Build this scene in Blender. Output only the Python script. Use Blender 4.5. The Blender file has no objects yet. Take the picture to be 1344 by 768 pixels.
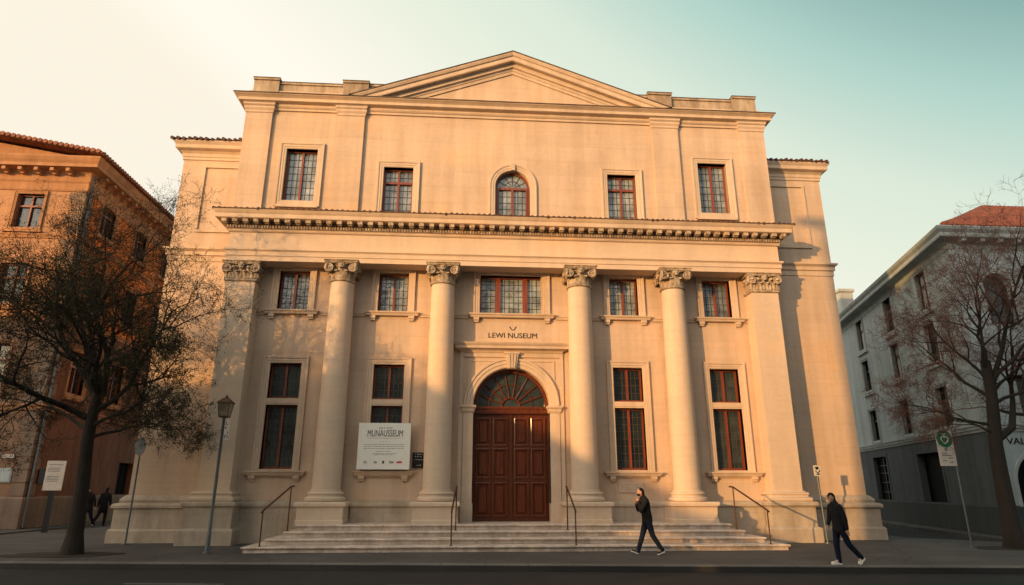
import bpy, bmesh, math, random
from mathutils import Vector, Matrix
R = math.radians
PI = math.pi
C = bpy.context.scene.collection
scn = bpy.context.scene

# ------------------------------------------------------------------ helpers
class MB:
    """collects verts and faces, linked as ONE mesh object"""
    def __init__(s): s.v = []; s.f = []; s.m = []
    def add(s, vs, fs, mi=0):
        o = len(s.v); s.v += [tuple(p) for p in vs]
        s.f += [tuple(i + o for i in f) for f in fs]; s.m += [mi] * len(fs)
    def box(s, x0, x1, y0, y1, z0, z1, mi=0):
        s.add([(x0,y0,z0),(x1,y0,z0),(x1,y1,z0),(x0,y1,z0),(x0,y0,z1),(x1,y0,z1),(x1,y1,z1),(x0,y1,z1)],
              [(0,3,2,1),(4,5,6,7),(0,1,5,4),(1,2,6,5),(2,3,7,6),(3,0,4,7)], mi)
    def prism(s, poly, fn0, fn1, mi=0):
        n = len(poly)
        s.add([fn0(*p) for p in poly] + [fn1(*p) for p in poly],
              [tuple(range(n))[::-1], tuple(range(n, 2*n))] + [(i,(i+1)%n,(i+1)%n+n,i+n) for i in range(n)], mi)
    def sweep(s, path, prof, fn, closed=False, mi=0):
        """sweep profile [(out,h)] along 2D path with mitres; outward is right of travel; fn(u,v,h)->xyz"""
        n = len(path); k = len(prof); rings = []
        for i in range(n):
            p = Vector(path[i])
            a = Vector(path[i-1]) if (i > 0 or closed) else None
            b = Vector(path[(i+1) % n]) if (i < n-1 or closed) else None
            d1 = (p-a).normalized() if a is not None else (b-p).normalized()
            d2 = (b-p).normalized() if b is not None else d1
            n1 = Vector((d1.y,-d1.x)); n2 = Vector((d2.y,-d2.x))
            m = n1+n2
            m = m/max(.15, m.dot(n1)) if m.length > 1e-6 else n1
            rings.append([fn(p.x+m.x*o, p.y+m.y*o, h) for o,h in prof])
        vs = [q for r in rings for q in r]; fs = []
        for i in range(n if closed else n-1):
            j = (i+1) % n
            for q in range(k):
                q2 = (q+1) % k
                fs.append((i*k+q, j*k+q, j*k+q2, i*k+q2))
        if not closed:
            fs.append(tuple(range(k))); fs.append(tuple((n-1)*k+q for q in range(k))[::-1])
        s.add(vs, fs, mi)
    def lathe(s, prof, c=(0,0,0), n=32, mi=0):
        vs = []; fs = []; k = len(prof)
        for i in range(n):
            a = 2*PI*i/n
            for r,z in prof: vs.append((c[0]+r*math.cos(a), c[1]+r*math.sin(a), c[2]+z))
        for i in range(n):
            j = (i+1) % n
            for q in range(k-1): fs.append((i*k+q, j*k+q, j*k+q+1, i*k+q+1))
        fs.append(tuple(i*k for i in range(n))[::-1]); fs.append(tuple(i*k+k-1 for i in range(n)))
        s.add(vs, fs, mi)
    def tube(s, pts, rad, n=8, mi=0, cap=True):
        pts = [Vector(p) for p in pts]; vs = []; fs = []; prev = None
        for i,p in enumerate(pts):
            d = (pts[min(i+1,len(pts)-1)]-pts[max(i-1,0)]).normalized()
            if prev is None:
                u = d.orthogonal().normalized()
            else:
                u = prev - d*prev.dot(d)
                u = u.normalized() if u.length > 1e-5 else d.orthogonal().normalized()
            prev = u; w = d.cross(u); r = rad[i] if isinstance(rad,(list,tuple)) else rad
            for q in range(n):
                a = 2*PI*q/n; vs.append(p+u*(r*math.cos(a))+w*(r*math.sin(a)))
        for i in range(len(pts)-1):
            for q in range(n):
                q2 = (q+1) % n; fs.append((i*n+q, i*n+q2, (i+1)*n+q2, (i+1)*n+q))
        if cap:
            fs.append(tuple(range(n))[::-1]); fs.append(tuple((len(pts)-1)*n+q for q in range(n)))
        s.add(vs, fs, mi)
    def ball(s, c, r, n=8, m=6, mi=0):
        r = r if isinstance(r,(tuple,list)) else (r,r,r); vs = [(c[0],c[1],c[2]-r[2])]; fs = []
        for j in range(1,m):
            t = PI*j/m
            for i in range(n):
                a = 2*PI*i/n; vs.append((c[0]+r[0]*math.sin(t)*math.cos(a), c[1]+r[1]*math.sin(t)*math.sin(a), c[2]-r[2]*math.cos(t)))
        vs.append((c[0],c[1],c[2]+r[2])); L = len(vs)-1
        for i in range(n):
            k = (i+1) % n; fs.append((0,1+k,1+i)); fs.append((L,L-n+i,L-n+k))
            for j in range(m-2): fs.append((1+j*n+i,1+j*n+k,1+(j+1)*n+k,1+(j+1)*n+i))
        s.add(vs, fs, mi)
    def build(s, name, mats, parent=None, loc=None, rotz=0, smooth=False, fix=True, angle=None):
        me = bpy.data.meshes.new(name); me.from_pydata(s.v, [], s.f)
        for m in (mats if isinstance(mats,(list,tuple)) else [mats]): me.materials.append(m)
        if any(s.m): me.polygons.foreach_set('material_index', s.m)
        if fix:
            bm = bmesh.new(); bm.from_mesh(me); bmesh.ops.recalc_face_normals(bm, faces=bm.faces)
            if angle:
                for f in bm.faces: f.smooth = True
                for e in bm.edges:
                    if len(e.link_faces) != 2 or e.calc_face_angle(0) > R(angle): e.smooth = False
            bm.to_mesh(me); bm.free()
        if smooth: me.polygons.foreach_set('use_smooth', [True]*len(me.polygons))
        o = bpy.data.objects.new(name, me); C.objects.link(o)
        if loc is not None: o.location = loc
        o.rotation_euler = (0,0,rotz)
        if parent: o.parent = parent
        return o

def thing(name, label, cat, loc=(0,0,0), rotz=0, group=None):
    o = bpy.data.objects.new(name, None); C.objects.link(o); o.location = loc; o.rotation_euler = (0,0,rotz)
    return tag(o, label, cat, group)
def tag(o, label=None, cat=None, group=None, kind=None):
    if label: o['label'] = label
    if cat: o['category'] = cat
    if group: o['group'] = group
    if kind: o['kind'] = kind
    return o
def dup(o, parent, loc=None, rotz=None):
    c = o.copy(); C.objects.link(c); c.parent = parent
    if loc is not None: c.location = loc
    if rotz is not None: c.rotation_euler = (0,0,rotz)
    for ch in [x for x in bpy.data.objects if x.parent == o]: dup(ch, c)
    return c

class Facade:
    """a wall plane: u along it (left to right seen from outside), d inwards, z up"""
    def __init__(s, org, n):
        l = math.hypot(*n); s.n = (n[0]/l, n[1]/l); s.t = (-s.n[1], s.n[0]); s.o = org
        s.rot = math.atan2(s.n[1], s.n[0]) + PI/2
    def to(s, u, d, z): return (s.o[0]+s.t[0]*u-s.n[0]*d, s.o[1]+s.t[1]*u-s.n[1]*d, z)
def wall_holes(mb, fa, u0, u1, z0, z1, d, depth, holes, arches=()):
    """front sheet with openings and their reveals; arches = (u centre, z spring, r, z bottom)"""
    rects = [tuple(h) for h in holes] + [(c-r, c+r, zb, zs+r) for c,zs,r,zb in arches]
    us = sorted({u0,u1,*[x for h in rects for x in h[:2]]}); zs_ = sorted({z0,z1,*[x for h in rects for x in h[2:]]})
    us = [x for x in us if u0-1e-6 <= x <= u1+1e-6]; zs_ = [x for x in zs_ if z0-1e-6 <= x <= z1+1e-6]
    for a,b in zip(us,us[1:]):
        for e,f in zip(zs_,zs_[1:]):
            cu,cz = (a+b)/2,(e+f)/2
            if any(h[0]<cu<h[1] and h[2]<cz<h[3] for h in rects): continue
            mb.add([fa.to(a,d,e),fa.to(b,d,e),fa.to(b,d,f),fa.to(a,d,f)],[(0,1,2,3)])
    for h in holes:
        a,b,e,f = h
        q = [(a,e),(b,e),(b,f),(a,f)]
        for i in range(4):
            p0,p1 = q[i],q[(i+1)%4]
            mb.add([fa.to(p0[0],d,p0[1]),fa.to(p1[0],d,p1[1]),fa.to(p1[0],d+depth,p1[1]),fa.to(p0[0],d+depth,p0[1])],[(3,2,1,0)])
    for c,zs,r,zb in arches:
        N = 24; arc = [(c+r*math.cos(PI*i/N), zs+r*math.sin(PI*i/N)) for i in range(N+1)]
        for i in range(N):
            cor = (c+r,zs+r) if i < N//2 else (c-r,zs+r)
            mb.add([fa.to(arc[i][0],d,arc[i][1]),fa.to(arc[i+1][0],d,arc[i+1][1]),fa.to(cor[0],d,cor[1])],[(0,2,1)])
        mb.add([fa.to(c,d,zs+r),fa.to(c+r,d,zs+r),fa.to(c-r,d,zs+r)],[(0,1,2)]) if False else None
        loop = [(c-r,zb),(c+r,zb)] + arc
        for i in range(len(loop)):
            p0,p1 = loop[i],loop[(i+1)%len(loop)]
            if p0 == p1: continue
            mb.add([fa.to(p0[0],d,p0[1]),fa.to(p1[0],d,p1[1]),fa.to(p1[0],d+depth,p1[1]),fa.to(p0[0],d+depth,p0[1])],[(3,2,1,0)])

# ------------------------------------------------------------------ materials
def newmat(name):
    m = bpy.data.materials.new(name); m.use_nodes = True; nt = m.node_tree
    b = nt.nodes['Principled BSDF']; return m, nt, b
def N(nt, t, **k):
    n = nt.nodes.new(t)
    for a,v in k.items():
        if a in n.inputs: n.inputs[a].default_value = v
        else: setattr(n, a, v)
    return n
def mixrgb(nt, mode, fac, a, b):
    n = nt.nodes.new('ShaderNodeMix'); n.data_type = 'RGBA'; n.blend_type = mode
    for sock, v in ((n.inputs[0],fac),(n.inputs[6],a),(n.inputs[7],b)):
        if isinstance(v, bpy.types.NodeSocket): nt.links.new(v, sock)
        else: sock.default_value = v if not isinstance(v, tuple) else (*v,1)[:4]
    return n.outputs[2]
def ramp(nt, val, pts):
    n = nt.nodes.new('ShaderNodeValToRGB'); nt.links.new(val, n.inputs[0]); cr = n.color_ramp
    while len(cr.elements) < len(pts): cr.elements.new(.5)
    for e,(p,c) in zip(cr.elements, pts):
        e.position = p; e.color = (*c,1) if isinstance(c,tuple) else (c,c,c,1)
    return n.outputs[0]
def pos(nt, scale=(1,1,1)):
    g = nt.nodes.new('ShaderNodeNewGeometry'); m = nt.nodes.new('ShaderNodeMapping')
    m.inputs['Scale'].default_value = scale; nt.links.new(g.outputs['Position'], m.inputs['Vector']); return m.outputs[0]
def noise(nt, vec, scale, detail=5, rough=.6):
    n = N(nt,'ShaderNodeTexNoise', Scale=scale, Detail=detail, Roughness=rough); nt.links.new(vec, n.inputs['Vector']); return n.outputs[0]
def stone(name, col, var=.12, joints=None, streak=.15, rough=.85, bump=.25, dirt=0.0, dscale=2.3, jdark=.8, warm=(1.06,.97,.86)):
    m, nt, b = newmat(name); L = nt.links.new
    p = pos(nt); c1 = noise(nt, p, .55, 6, .62); c2 = noise(nt, p, 6.5, 6, .7); st = noise(nt, pos(nt,(2.2,2.2,.16)), 1.0, 5, .6)
    lo = tuple(x*(1-var) for x in col); hi = tuple(min(1,x*(1+var*.6)*w) for x,w in zip(col,warm))
    base = ramp(nt, c1, [(.3,lo),(.52,col),(.72,hi)])
    base = mixrgb(nt,'MULTIPLY',1.0,base, ramp(nt,c2,[(.3,(.94,.93,.91)),(.6,(1.0,1.0,1.0))]))
    base = mixrgb(nt,'MULTIPLY',streak,base, ramp(nt,st,[(.38,(.55,.5,.44)),(.6,(1.0,1.0,1.0))]))
    hz = noise(nt, pos(nt,(.35,.35,4.5)), 1.0, 6, .65)
    base = mixrgb(nt,'MULTIPLY',.2,base, ramp(nt,hz,[(.36,(.80,.755,.70)),(.5,(1.0,1.0,1.0))]))
    hgt = c2
    if joints:
        g = nt.nodes.new('ShaderNodeSeparateXYZ'); L(p, g.inputs[0])
        ad = N(nt,'ShaderNodeMath'); L(g.outputs[0],ad.inputs[0]); L(g.outputs[1],ad.inputs[1])
        cb = nt.nodes.new('ShaderNodeCombineXYZ'); L(ad.outputs[0],cb.inputs[0]); L(g.outputs[2],cb.inputs[1])
        br = N(nt,'ShaderNodeTexBrick', Scale=1.0); br.inputs['Mortar Size'].default_value = .006; br.inputs['Mortar Smooth'].default_value=.6
        br.inputs['Brick Width'].default_value = joints[0]; br.inputs['Row Height'].default_value = joints[1]
        br.inputs['Color1'].default_value = (1,1,1,1); br.inputs['Color2'].default_value = (.93,.92,.9,1); br.inputs['Mortar'].default_value = (jdark,jdark*.97,jdark*.93,1)
        L(cb.outputs[0], br.inputs['Vector'])
        base = mixrgb(nt,'MULTIPLY',1.0,base,br.outputs[0])
    if dirt:
        d = noise(nt, pos(nt,(1,1,.45)), dscale, 7, .7)
        base = mixrgb(nt,'MULTIPLY',dirt,base, ramp(nt,d,[(.42,(.42,.36,.3)),(.58,(1.0,1.0,1.0))]))
    L(base, b.inputs['Base Color']); b.inputs['Roughness'].default_value = rough
    bp = N(nt,'ShaderNodeBump', Strength=bump, Distance=.02); L(hgt,bp.inputs['Height']); L(bp.outputs[0],b.inputs['Normal'])
    b.inputs['Specular IOR Level'].default_value = .25
    return m
def plain(name, col, rough=.5, metal=0, spec=.5, var=.1, scale=8, bump=0):
    m, nt, b = newmat(name); c = noise(nt, pos(nt), scale, 4)
    base = ramp(nt, c, [(.3,tuple(x*(1-var) for x in col)),(.7,tuple(min(1,x*(1+var)) for x in col))])
    nt.links.new(base, b.inputs['Base Color']); b.inputs['Roughness'].default_value = rough; b.inputs['Metallic'].default_value = metal
    b.inputs['Specular IOR Level'].default_value = spec
    if bump:
        bp = N(nt,'ShaderNodeBump', Strength=bump, Distance=.01); nt.links.new(c,bp.inputs['Height']); nt.links.new(bp.outputs[0],b.inputs['Normal'])
    return m
def wood(name, col, rough=.38):
    m, nt, b = newmat(name); L = nt.links.new
    w = noise(nt, pos(nt,(14,14,.8)), 1.6, 6, .65)
    L(ramp(nt,w,[(.25,tuple(x*.45 for x in col)),(.5,col),(.75,tuple(x*1.5 for x in col))]), b.inputs['Base Color'])
    b.inputs['Roughness'].default_value = rough; bp = N(nt,'ShaderNodeBump', Strength=.15, Distance=.01); L(w,bp.inputs['Height']); L(bp.outputs[0],b.inputs['Normal'])
    return m
def glass(name, col, rough=.06, bump=.06):
    m, nt, b = newmat(name); L = nt.links.new
    oi = nt.nodes.new('ShaderNodeObjectInfo'); ad = nt.nodes.new('ShaderNodeVectorMath'); ad.operation='ADD'; L(pos(nt),ad.inputs[0]); L(oi.outputs['Random'],ad.inputs[1])
    c = noise(nt, ad.outputs[0], 1.6, 5, .65); f = noise(nt, ad.outputs[0], 4.0, 3)
    base = ramp(nt,c,[(.32,tuple(x*.35 for x in col)),(.5,tuple(x*.8 for x in col)),(.68,tuple(x*1.5 for x in col))])
    base = mixrgb(nt,'MULTIPLY',1.0,base,ramp(nt,oi.outputs['Random'],[(0,(.55,.57,.6)),(.5,(.95,.97,1.0)),(1,(1.35,1.3,1.2))]))
    L(base, b.inputs['Base Color']); b.inputs['Roughness'].default_value = rough; b.inputs['IOR'].default_value = 1.7
    bp = N(nt,'ShaderNodeBump', Strength=bump, Distance=.05); L(f,bp.inputs['Height']); L(bp.outputs[0],b.inputs['Normal'])
    return m
def tiles(name, col):
    m, nt, b = newmat(name); L = nt.links.new
    c = noise(nt, pos(nt), 3.0, 5); c2 = noise(nt, pos(nt), 14, 3)
    base = ramp(nt,c,[(.3,tuple(x*.55 for x in col)),(.5,col),(.72,tuple(min(1,x*1.35) for x in col))])
    base = mixrgb(nt,'MULTIPLY',.8,base,ramp(nt,c2,[(.3,(.6,.55,.5)),(.6,(1.,1.,1.))]))
    L(base,b.inputs['Base Color']); b.inputs['Roughness'].default_value=.85; return m

M = {}
WALL = (.635,.48,.365)
M['wall'] = stone('museum_render', WALL, .10, joints=(5.5,.62), streak=.3, bump=.1, jdark=.80)
M['smooth'] = stone('museum_smooth_stone', (.65,.51,.395), .08, streak=.15, bump=.1)
M['trim'] = stone('museum_trim_stone', (.62,.482,.37), .12, streak=.28, bump=.35)
M['carved'] = stone('museum_carved_stone', (.56,.46,.36), .2, streak=.35, bump=.9, dirt=.8, dscale=8)
M['weathered'] = stone('museum_weathered_stone', (.50,.40,.31), .2, streak=.6, bump=.5, dirt=.55)
M['plinth'] = stone('museum_plinth_stone', (.53,.45,.37), .14, joints=(1.7,.9), streak=.35, bump=.5, dirt=.25)
M['steps'] = stone('marble_steps', (.68,.575,.51), .16, streak=.1, rough=.7, bump=.5, dirt=.5, dscale=3.5)
M['door'] = wood('door_oak', (.12,.030,.012), .22)
M['sash'] = wood('window_sash', (.20,.045,.018), .42)
M['lead'] = plain('lead_bar', (.035,.035,.035), .5, .3)
M['litlead'] = plain('lit_lead_bar', (.085,.06,.045), .6, .2)  # lower window bars: light falling on the lead put into the colour
M['glass'] = glass('leaded_glass', (.25,.28,.28), .1, .25)
M['darkglass'] = glass('dark_leaded_glass', (.035,.045,.045), .08, .2)
M['curtain'] = plain('white_curtain', (.5,.5,.47), .9, 0, .1)
M['tile'] = tiles('clay_tiles', (.20,.058,.034))
M['flash'] = tiles('weathered_lead_flashing', (.10,.07,.055))
M['oldtile'] = tiles('old_clay_tiles', (.27,.10,.055))
M['darktile'] = tiles('weathered_tiles', (.10,.05,.034))
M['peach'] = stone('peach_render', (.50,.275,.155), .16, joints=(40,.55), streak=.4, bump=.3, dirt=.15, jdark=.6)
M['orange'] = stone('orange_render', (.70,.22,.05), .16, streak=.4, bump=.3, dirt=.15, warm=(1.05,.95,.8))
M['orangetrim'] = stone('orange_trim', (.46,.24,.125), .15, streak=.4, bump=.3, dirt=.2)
M['shadedpeach'] = stone('shaded_rusticated_stone', (.29,.18,.12), .18, joints=(30,.55), streak=.4, bump=.4, dirt=.2, jdark=.5)  # lower front of the left house: shade put into the colour
M['shadedorange'] = stone('shaded_orange_render', (.20,.095,.06), .18, streak=.5, bump=.4, dirt=.25)  # lower side wall of the left house, colour darkened to stand for shade
M['orangebase'] = stone('left_base_stone', (.22,.165,.13), .18, joints=(1.2,.55), streak=.4, bump=.5)
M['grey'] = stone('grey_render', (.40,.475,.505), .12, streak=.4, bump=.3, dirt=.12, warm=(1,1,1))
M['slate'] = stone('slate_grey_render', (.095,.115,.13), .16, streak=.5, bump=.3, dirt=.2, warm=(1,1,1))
M['greytrim'] = stone('grey_trim', (.42,.47,.48), .12, streak=.35, bump=.3, warm=(1,1,1))
M['greybase'] = stone('grey_base', (.05,.058,.064), .2, streak=.3, bump=.4, warm=(1,1,1))
M['void'] = plain('dark_interior', (.006,.007,.009), .8, 0, .1)
M['black'] = plain('black_metal', (.02,.02,.022), .45, .6)
M['iron'] = plain('rusty_rail_iron', (.10,.05,.03), .5, .7, .5, .3)
M['pole'] = plain('galvanised_pole', (.13,.148,.165), .45, .6)
M['white'] = plain('white_board', (.78,.77,.73), .55, 0, .3, .03)
M['ink'] = plain('black_ink', (.02,.02,.02), .6, 0, .2)
M['greyink'] = plain('grey_ink', (.22,.22,.22), .6, 0, .2)
M['redink'] = plain('red_ink', (.55,.03,.04), .6, 0, .2)
M['green'] = plain('green_enamel', (.012,.16,.085), .35, 0, .4)
M['cream'] = plain('cream_sign', (.55,.50,.44), .5, 0, .3)
M['lampglass'] = glass('lantern_glass', (.30,.24,.18), .15)
M['bark'] = stone('tree_bark', (.036,.030,.026), .35, streak=.6, rough=.95, bump=1.0, warm=(1,1,1))
M['twig'] = plain('twigs', (.03,.023,.02), .9, 0, .1)
M['redtwig'] = plain('reddish_twigs', (.13,.068,.052), .9, 0, .1)
M['leaf'] = plain('bud_leaves', (.050,.047,.021), .8, 0, .15, .35, 3)
M['soil'] = stone('soil', (.035,.028,.022), .3, bump=1.0, warm=(1,1,1))

def ground_mat(name, col, speck, cracks=True, joints=None):
    m, nt, b = newmat(name); L = nt.links.new; p = pos(nt)
    c = noise(nt,p,.5,6,.65); f = noise(nt,p,45,3,.7); s_ = noise(nt,pos(nt,(.12,.9,1)),1.0,4)
    base = ramp(nt,c,[(.3,tuple(x*.72 for x in col)),(.7,tuple(x*1.2 for x in col))])
    base = mixrgb(nt,'MULTIPLY',1,base,ramp(nt,f,[(.3,(1-speck,)*3),(.7,(1.0,1.0,1.0))]))
    base = mixrgb(nt,'MULTIPLY',.5,base,ramp(nt,s_,[(.4,(.72,.72,.72)),(.6,(1.0,1.0,1.0))]))
    if joints:
        br = N(nt,'ShaderNodeTexBrick',Scale=1.0); br.inputs['Mortar Size'].default_value=.012; br.inputs['Brick Width'].default_value=joints[0]; br.inputs['Row Height'].default_value=joints[1]
        br.inputs['Color1'].default_value=(1,1,1,1); br.inputs['Color2'].default_value=(.88,.88,.88,1); br.inputs['Mortar'].default_value=(.55,.55,.55,1); L(p,br.inputs['Vector'])
        base = mixrgb(nt,'MULTIPLY',1,base,br.outputs[0])
    if cracks:
        v = N(nt,'ShaderNodeTexVoronoi',feature='DISTANCE_TO_EDGE',Scale=.33); w = mixrgb(nt,'ADD',.35,p,noise(nt,p,1.5,4)); L(w,v.inputs['Vector'])
        base = mixrgb(nt,'MULTIPLY',.6,base,ramp(nt,v.outputs[0],[(.0,(.4,.4,.4)),(.012,(1.0,1.0,1.0))]))
    L(base,b.inputs['Base Color']); b.inputs['Roughness'].default_value=.82; b.inputs['Specular IOR Level'].default_value=.3
    bp = N(nt,'ShaderNodeBump',Strength=.5,Distance=.01); L(f,bp.inputs['Height']); L(bp.outputs[0],b.inputs['Normal']); return m
M['asphalt'] = ground_mat('asphalt', (.021,.023,.027), .5)
M['pave'] = ground_mat('pavement', (.098,.093,.092), .3, True, (.9,.6))
M['kerb'] = ground_mat('kerb_stone', (.17,.158,.15), .3, False, (1.0,50))
M['kerbface'] = ground_mat('shaded_kerb_face', (.045,.042,.042), .4, False)  # dark colour stands in for the shade on the kerb face
M['paint'] = ground_mat('road_paint', (.2,.2,.19), .6)
M['cobble'] = ground_mat('alley_paving', (.12,.115,.11), .35, True, (.5,.25))

def text(name, body, size, mat, parent, loc, rotz=0, depth=.004, width=None, align='CENTER', bold=0):
    """a line of lettering as a mesh, standing upright and facing local -Y"""
    cu = bpy.data.curves.new(name,'FONT'); cu.body = body; cu.size = size; cu.extrude = depth; cu.align_x = align; cu.offset = bold
    t = bpy.data.objects.new(name, cu); C.objects.link(t)
    dg = bpy.context.evaluated_depsgraph_get(); me = bpy.data.meshes.new_from_object(t.evaluated_get(dg)); bpy.data.objects.remove(t); bpy.data.curves.remove(cu)
    xs = [v.co.x for v in me.vertices]; k = 1
    if width: k = width/(max(xs)-min(xs))
    cx = (max(xs)+min(xs))/2 if align == 'CENTER' else min(xs)
    for v in me.vertices: v.co = Vector(((v.co.x-cx)*k, -v.co.z, v.co.y))
    me.materials.clear(); me.materials.append(mat); me.name = name
    o = bpy.data.objects.new(name, me); C.objects.link(o); o.location = loc; o.rotation_euler=(0,0,rotz)
    if parent: o.parent = parent
    return o

def strokes(name, rows, mat_, parent, y=-.003, seed=1):
    """lines of writing too small to read: rows of little upright strokes (x0, x1, z, height)"""
    r_=random.Random(seed); b=MB()
    for x0,x1,z,h_ in rows:
        x=x0
        while x<x1-.2*h_:
            w_=h_*r_.uniform(.35,.75)
            if r_.random()<.82:
                t_=h_*.2; b.box(x,x+t_,y,0,z,z+h_*r_.uniform(.7,1)); b.box(x+t_,min(x1,x+w_),y,0,z+h_*r_.choice((0,.4,.78)),z+h_*r_.choice((0,.4,.78))+h_*.2+.0001) if False else b.box(x+t_,min(x1,x+w_),y*.9,0,*(lambda q:(z+h_*q,z+h_*(q+.2)))(r_.choice((0,.4,.75))))
            x+=w_+h_*.18
    return b.build(name,mat_,parent)
# ------------------------------------------------------------------ camera
F_PX, PITCH, YAW, ROLL, CX, D0, HC = 843.175, .295, .070, .001, -1.502, 22.425, 1.7
cy,sy,cp,sp = math.cos(YAW),math.sin(YAW),math.cos(PITCH),math.sin(PITCH)
fw = Vector((sy*cp,cy*cp,sp)); rt = Vector((cy,-sy,0)); up = rt.cross(fw)
r2 = rt*math.cos(ROLL)+up*math.sin(ROLL); u2 = -rt*math.sin(ROLL)+up*math.cos(ROLL)
cam = bpy.data.cameras.new('camera'); co = bpy.data.objects.new('camera',cam); C.objects.link(co)
mat = Matrix((r2,u2,-fw)).transposed().to_4x4(); mat.translation = Vector((CX,-D0,HC)); co.matrix_world = mat
cam.sensor_width = 36; cam.lens = F_PX/1344*36; cam.clip_end = 3000; cam.clip_start=.1
scn.camera = co

# ------------------------------------------------------------------ light
AZ, EL = R(48), R(6.5)
S = Vector((-math.sin(AZ)*math.cos(EL), -math.cos(AZ)*math.cos(EL), math.sin(EL)))    # towards the sun
sl = bpy.data.lights.new('sun','SUN'); sl.energy = 2.95; sl.angle = R(.5); sl.color = (1.0,.54,.185)
so = bpy.data.objects.new('sun',sl); C.objects.link(so); so.rotation_euler = S.to_track_quat('Z','Y').to_euler(); so.location = (-40,-40,30)
w = bpy.data.worlds.new('World'); scn.world = w; w.use_nodes = True; nt = w.node_tree; L = nt.links.new
bg = nt.nodes['Background']
sky = nt.nodes.new('ShaderNodeTexSky'); sky.sky_type='NISHITA'; sky.sun_disc=False; sky.sun_elevation=EL
sky.sun_rotation = math.atan2(S.x,S.y); sky.air_density=1.0; sky.dust_density=1.5; sky.ozone_density=1.5
bg.inputs[1].default_value = .15
tc = nt.nodes.new('ShaderNodeTexCoord'); sep = nt.nodes.new('ShaderNodeSeparateXYZ'); L(tc.outputs['Generated'],sep.inputs[0])
def mth(op,a,b=None):
    n = nt.nodes.new('ShaderNodeMath'); n.operation=op
    for i,v in enumerate((a,b)):
        if v is None: continue
        if isinstance(v,(int,float)): n.inputs[i].default_value=v
        else: L(v,n.inputs[i])
    return n.outputs[0]
# morning air: creamy towards the sun side, pale teal away from it and higher up
t = mth('ADD', mth('ADD', mth('MULTIPLY',sep.outputs[0],SKY_A:=.75), mth('MULTIPLY',sep.outputs[2],SKY_B:=1.3)), SKY_C:=-.385)
SK=4.45
col = ramp(nt, t, [(p,tuple(SK*x for x in c)) for p,c in ((.0,(.965,.89,.75)),(.12,(1.03,.965,.845)),(.28,(.92,.91,.79)),(.42,(.80,.86,.72)),(.54,(.71,.81,.69)),(.68,(.44,.65,.585)),(.80,(.24,.42,.405)),(1.0,(.18,.34,.36)))])
front = nt.nodes.new('ShaderNodeMapRange'); front.interpolation_type='SMOOTHSTEP'
front.inputs['From Min'].default_value=-1.25; front.inputs['From Max'].default_value=.15; L(sep.outputs[1],front.inputs['Value'])
# the sky brightens and warms towards the low sun
dt = nt.nodes.new('ShaderNodeVectorMath'); dt.operation='DOT_PRODUCT'; L(tc.outputs['Generated'],dt.inputs[0]); dt.inputs[1].default_value=S
gl_ = mth('MULTIPLY', mth('POWER', mth('MAXIMUM', dt.outputs['Value'], 0.0), 1.5), GLOW:=1.75)
gc = nt.nodes.new('ShaderNodeVectorMath'); gc.operation='SCALE'; gc.inputs[0].default_value=(SK,SK*.80,SK*.60); L(gl_,gc.inputs['Scale'])
L(mixrgb(nt,'ADD',1.0,mixrgb(nt,'MIX',front.outputs[0],sky.outputs[0],col),gc.outputs[0]), bg.inputs[0])
scn.view_settings.view_transform='Standard'; scn.view_settings.look='None'; scn.view_settings.gamma=1; scn.view_settings.use_curve_mapping=False
scn.view_settings.exposure = .6
scn.render.engine='CYCLES'; scn.cycles.max_bounces=6; scn.cycles.diffuse_bounces=4; scn.cycles.glossy_bounces=3; scn.cycles.use_denoising=True

# ------------------------------------------------------------------ the ground
def sheet(name, pts, z, mat_, drop=None):
    mb = MB()
    if drop is None: mb.add([(x,y,z) for x,y in pts],[tuple(range(len(pts)))])
    else: mb.prism(pts, lambda x,y:(x,y,z-drop), lambda x,y:(x,y,z))
    return tag(mb.build(name, mat_), kind='structure')
def kline(x): return -6.58-.1025*(x+.38)
sheet('ground', [(-1500,-1500),(1500,-1500),(1500,1500),(-1500,1500)], -.26, M['asphalt'])
road = [(-90,-20)]
sheet('road', [(-90,-27),(90,-27),(90,40),(-90,40)], -.13, M['asphalt'])
# pavement in front of the museum, with its corner by the right side street
corner = [(15.0+1.7*math.sin(a), kline(15)+1.7-1.7*math.cos(a)) for a in [R(10*i) for i in range(10)]]
sheet('pavement', [(-17.6,kline(-17.6)+.32)]+[(x,y+.32) for x,y in corner]+[(16.4,-1.0),(14.4,1.2),(14.4,30),(-17.6,30)], 0, M['pave'], .13)
kb = MB()
kb.sweep([(-17.9,kline(-17.9)+.30)]+[(x,y+.30) for x,y in corner]+[(16.6,-1.0)], [(0.0,-.13),(.3,-.13),(.3,.0),(.28,.016),(0.02,.016),(0.0,.0)], lambda u,v,h:(u,v,h))
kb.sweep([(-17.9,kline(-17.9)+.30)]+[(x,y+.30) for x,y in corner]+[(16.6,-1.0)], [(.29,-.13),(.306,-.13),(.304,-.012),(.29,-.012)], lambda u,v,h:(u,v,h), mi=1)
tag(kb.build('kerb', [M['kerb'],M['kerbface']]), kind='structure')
sheet('alley', [(-20.0,-4.4),(-17.9,-4.6),(-17.9,40),(-20.0,40)], -.06, M['cobble'], .06)
sheet('side_pavement', [(-60,-.5),(-20.0,-4.4),(-19.4,4.0),(-18.9,40),(-60,40)], -.01, M['pave'], .12)
sheet('side_street_pavement', [(17.0,-3.6),(60,-8.2),(60,20),(24.6,30),(17.5,1.2)], .0, M['pave'], .13)
far = MB(); far.box(-90,90,-27,-90,-.14,-.0)
tag(far.build('opposite_pavement', M['pave']), kind='structure')
dash = MB(); xx=-44.6
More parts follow.
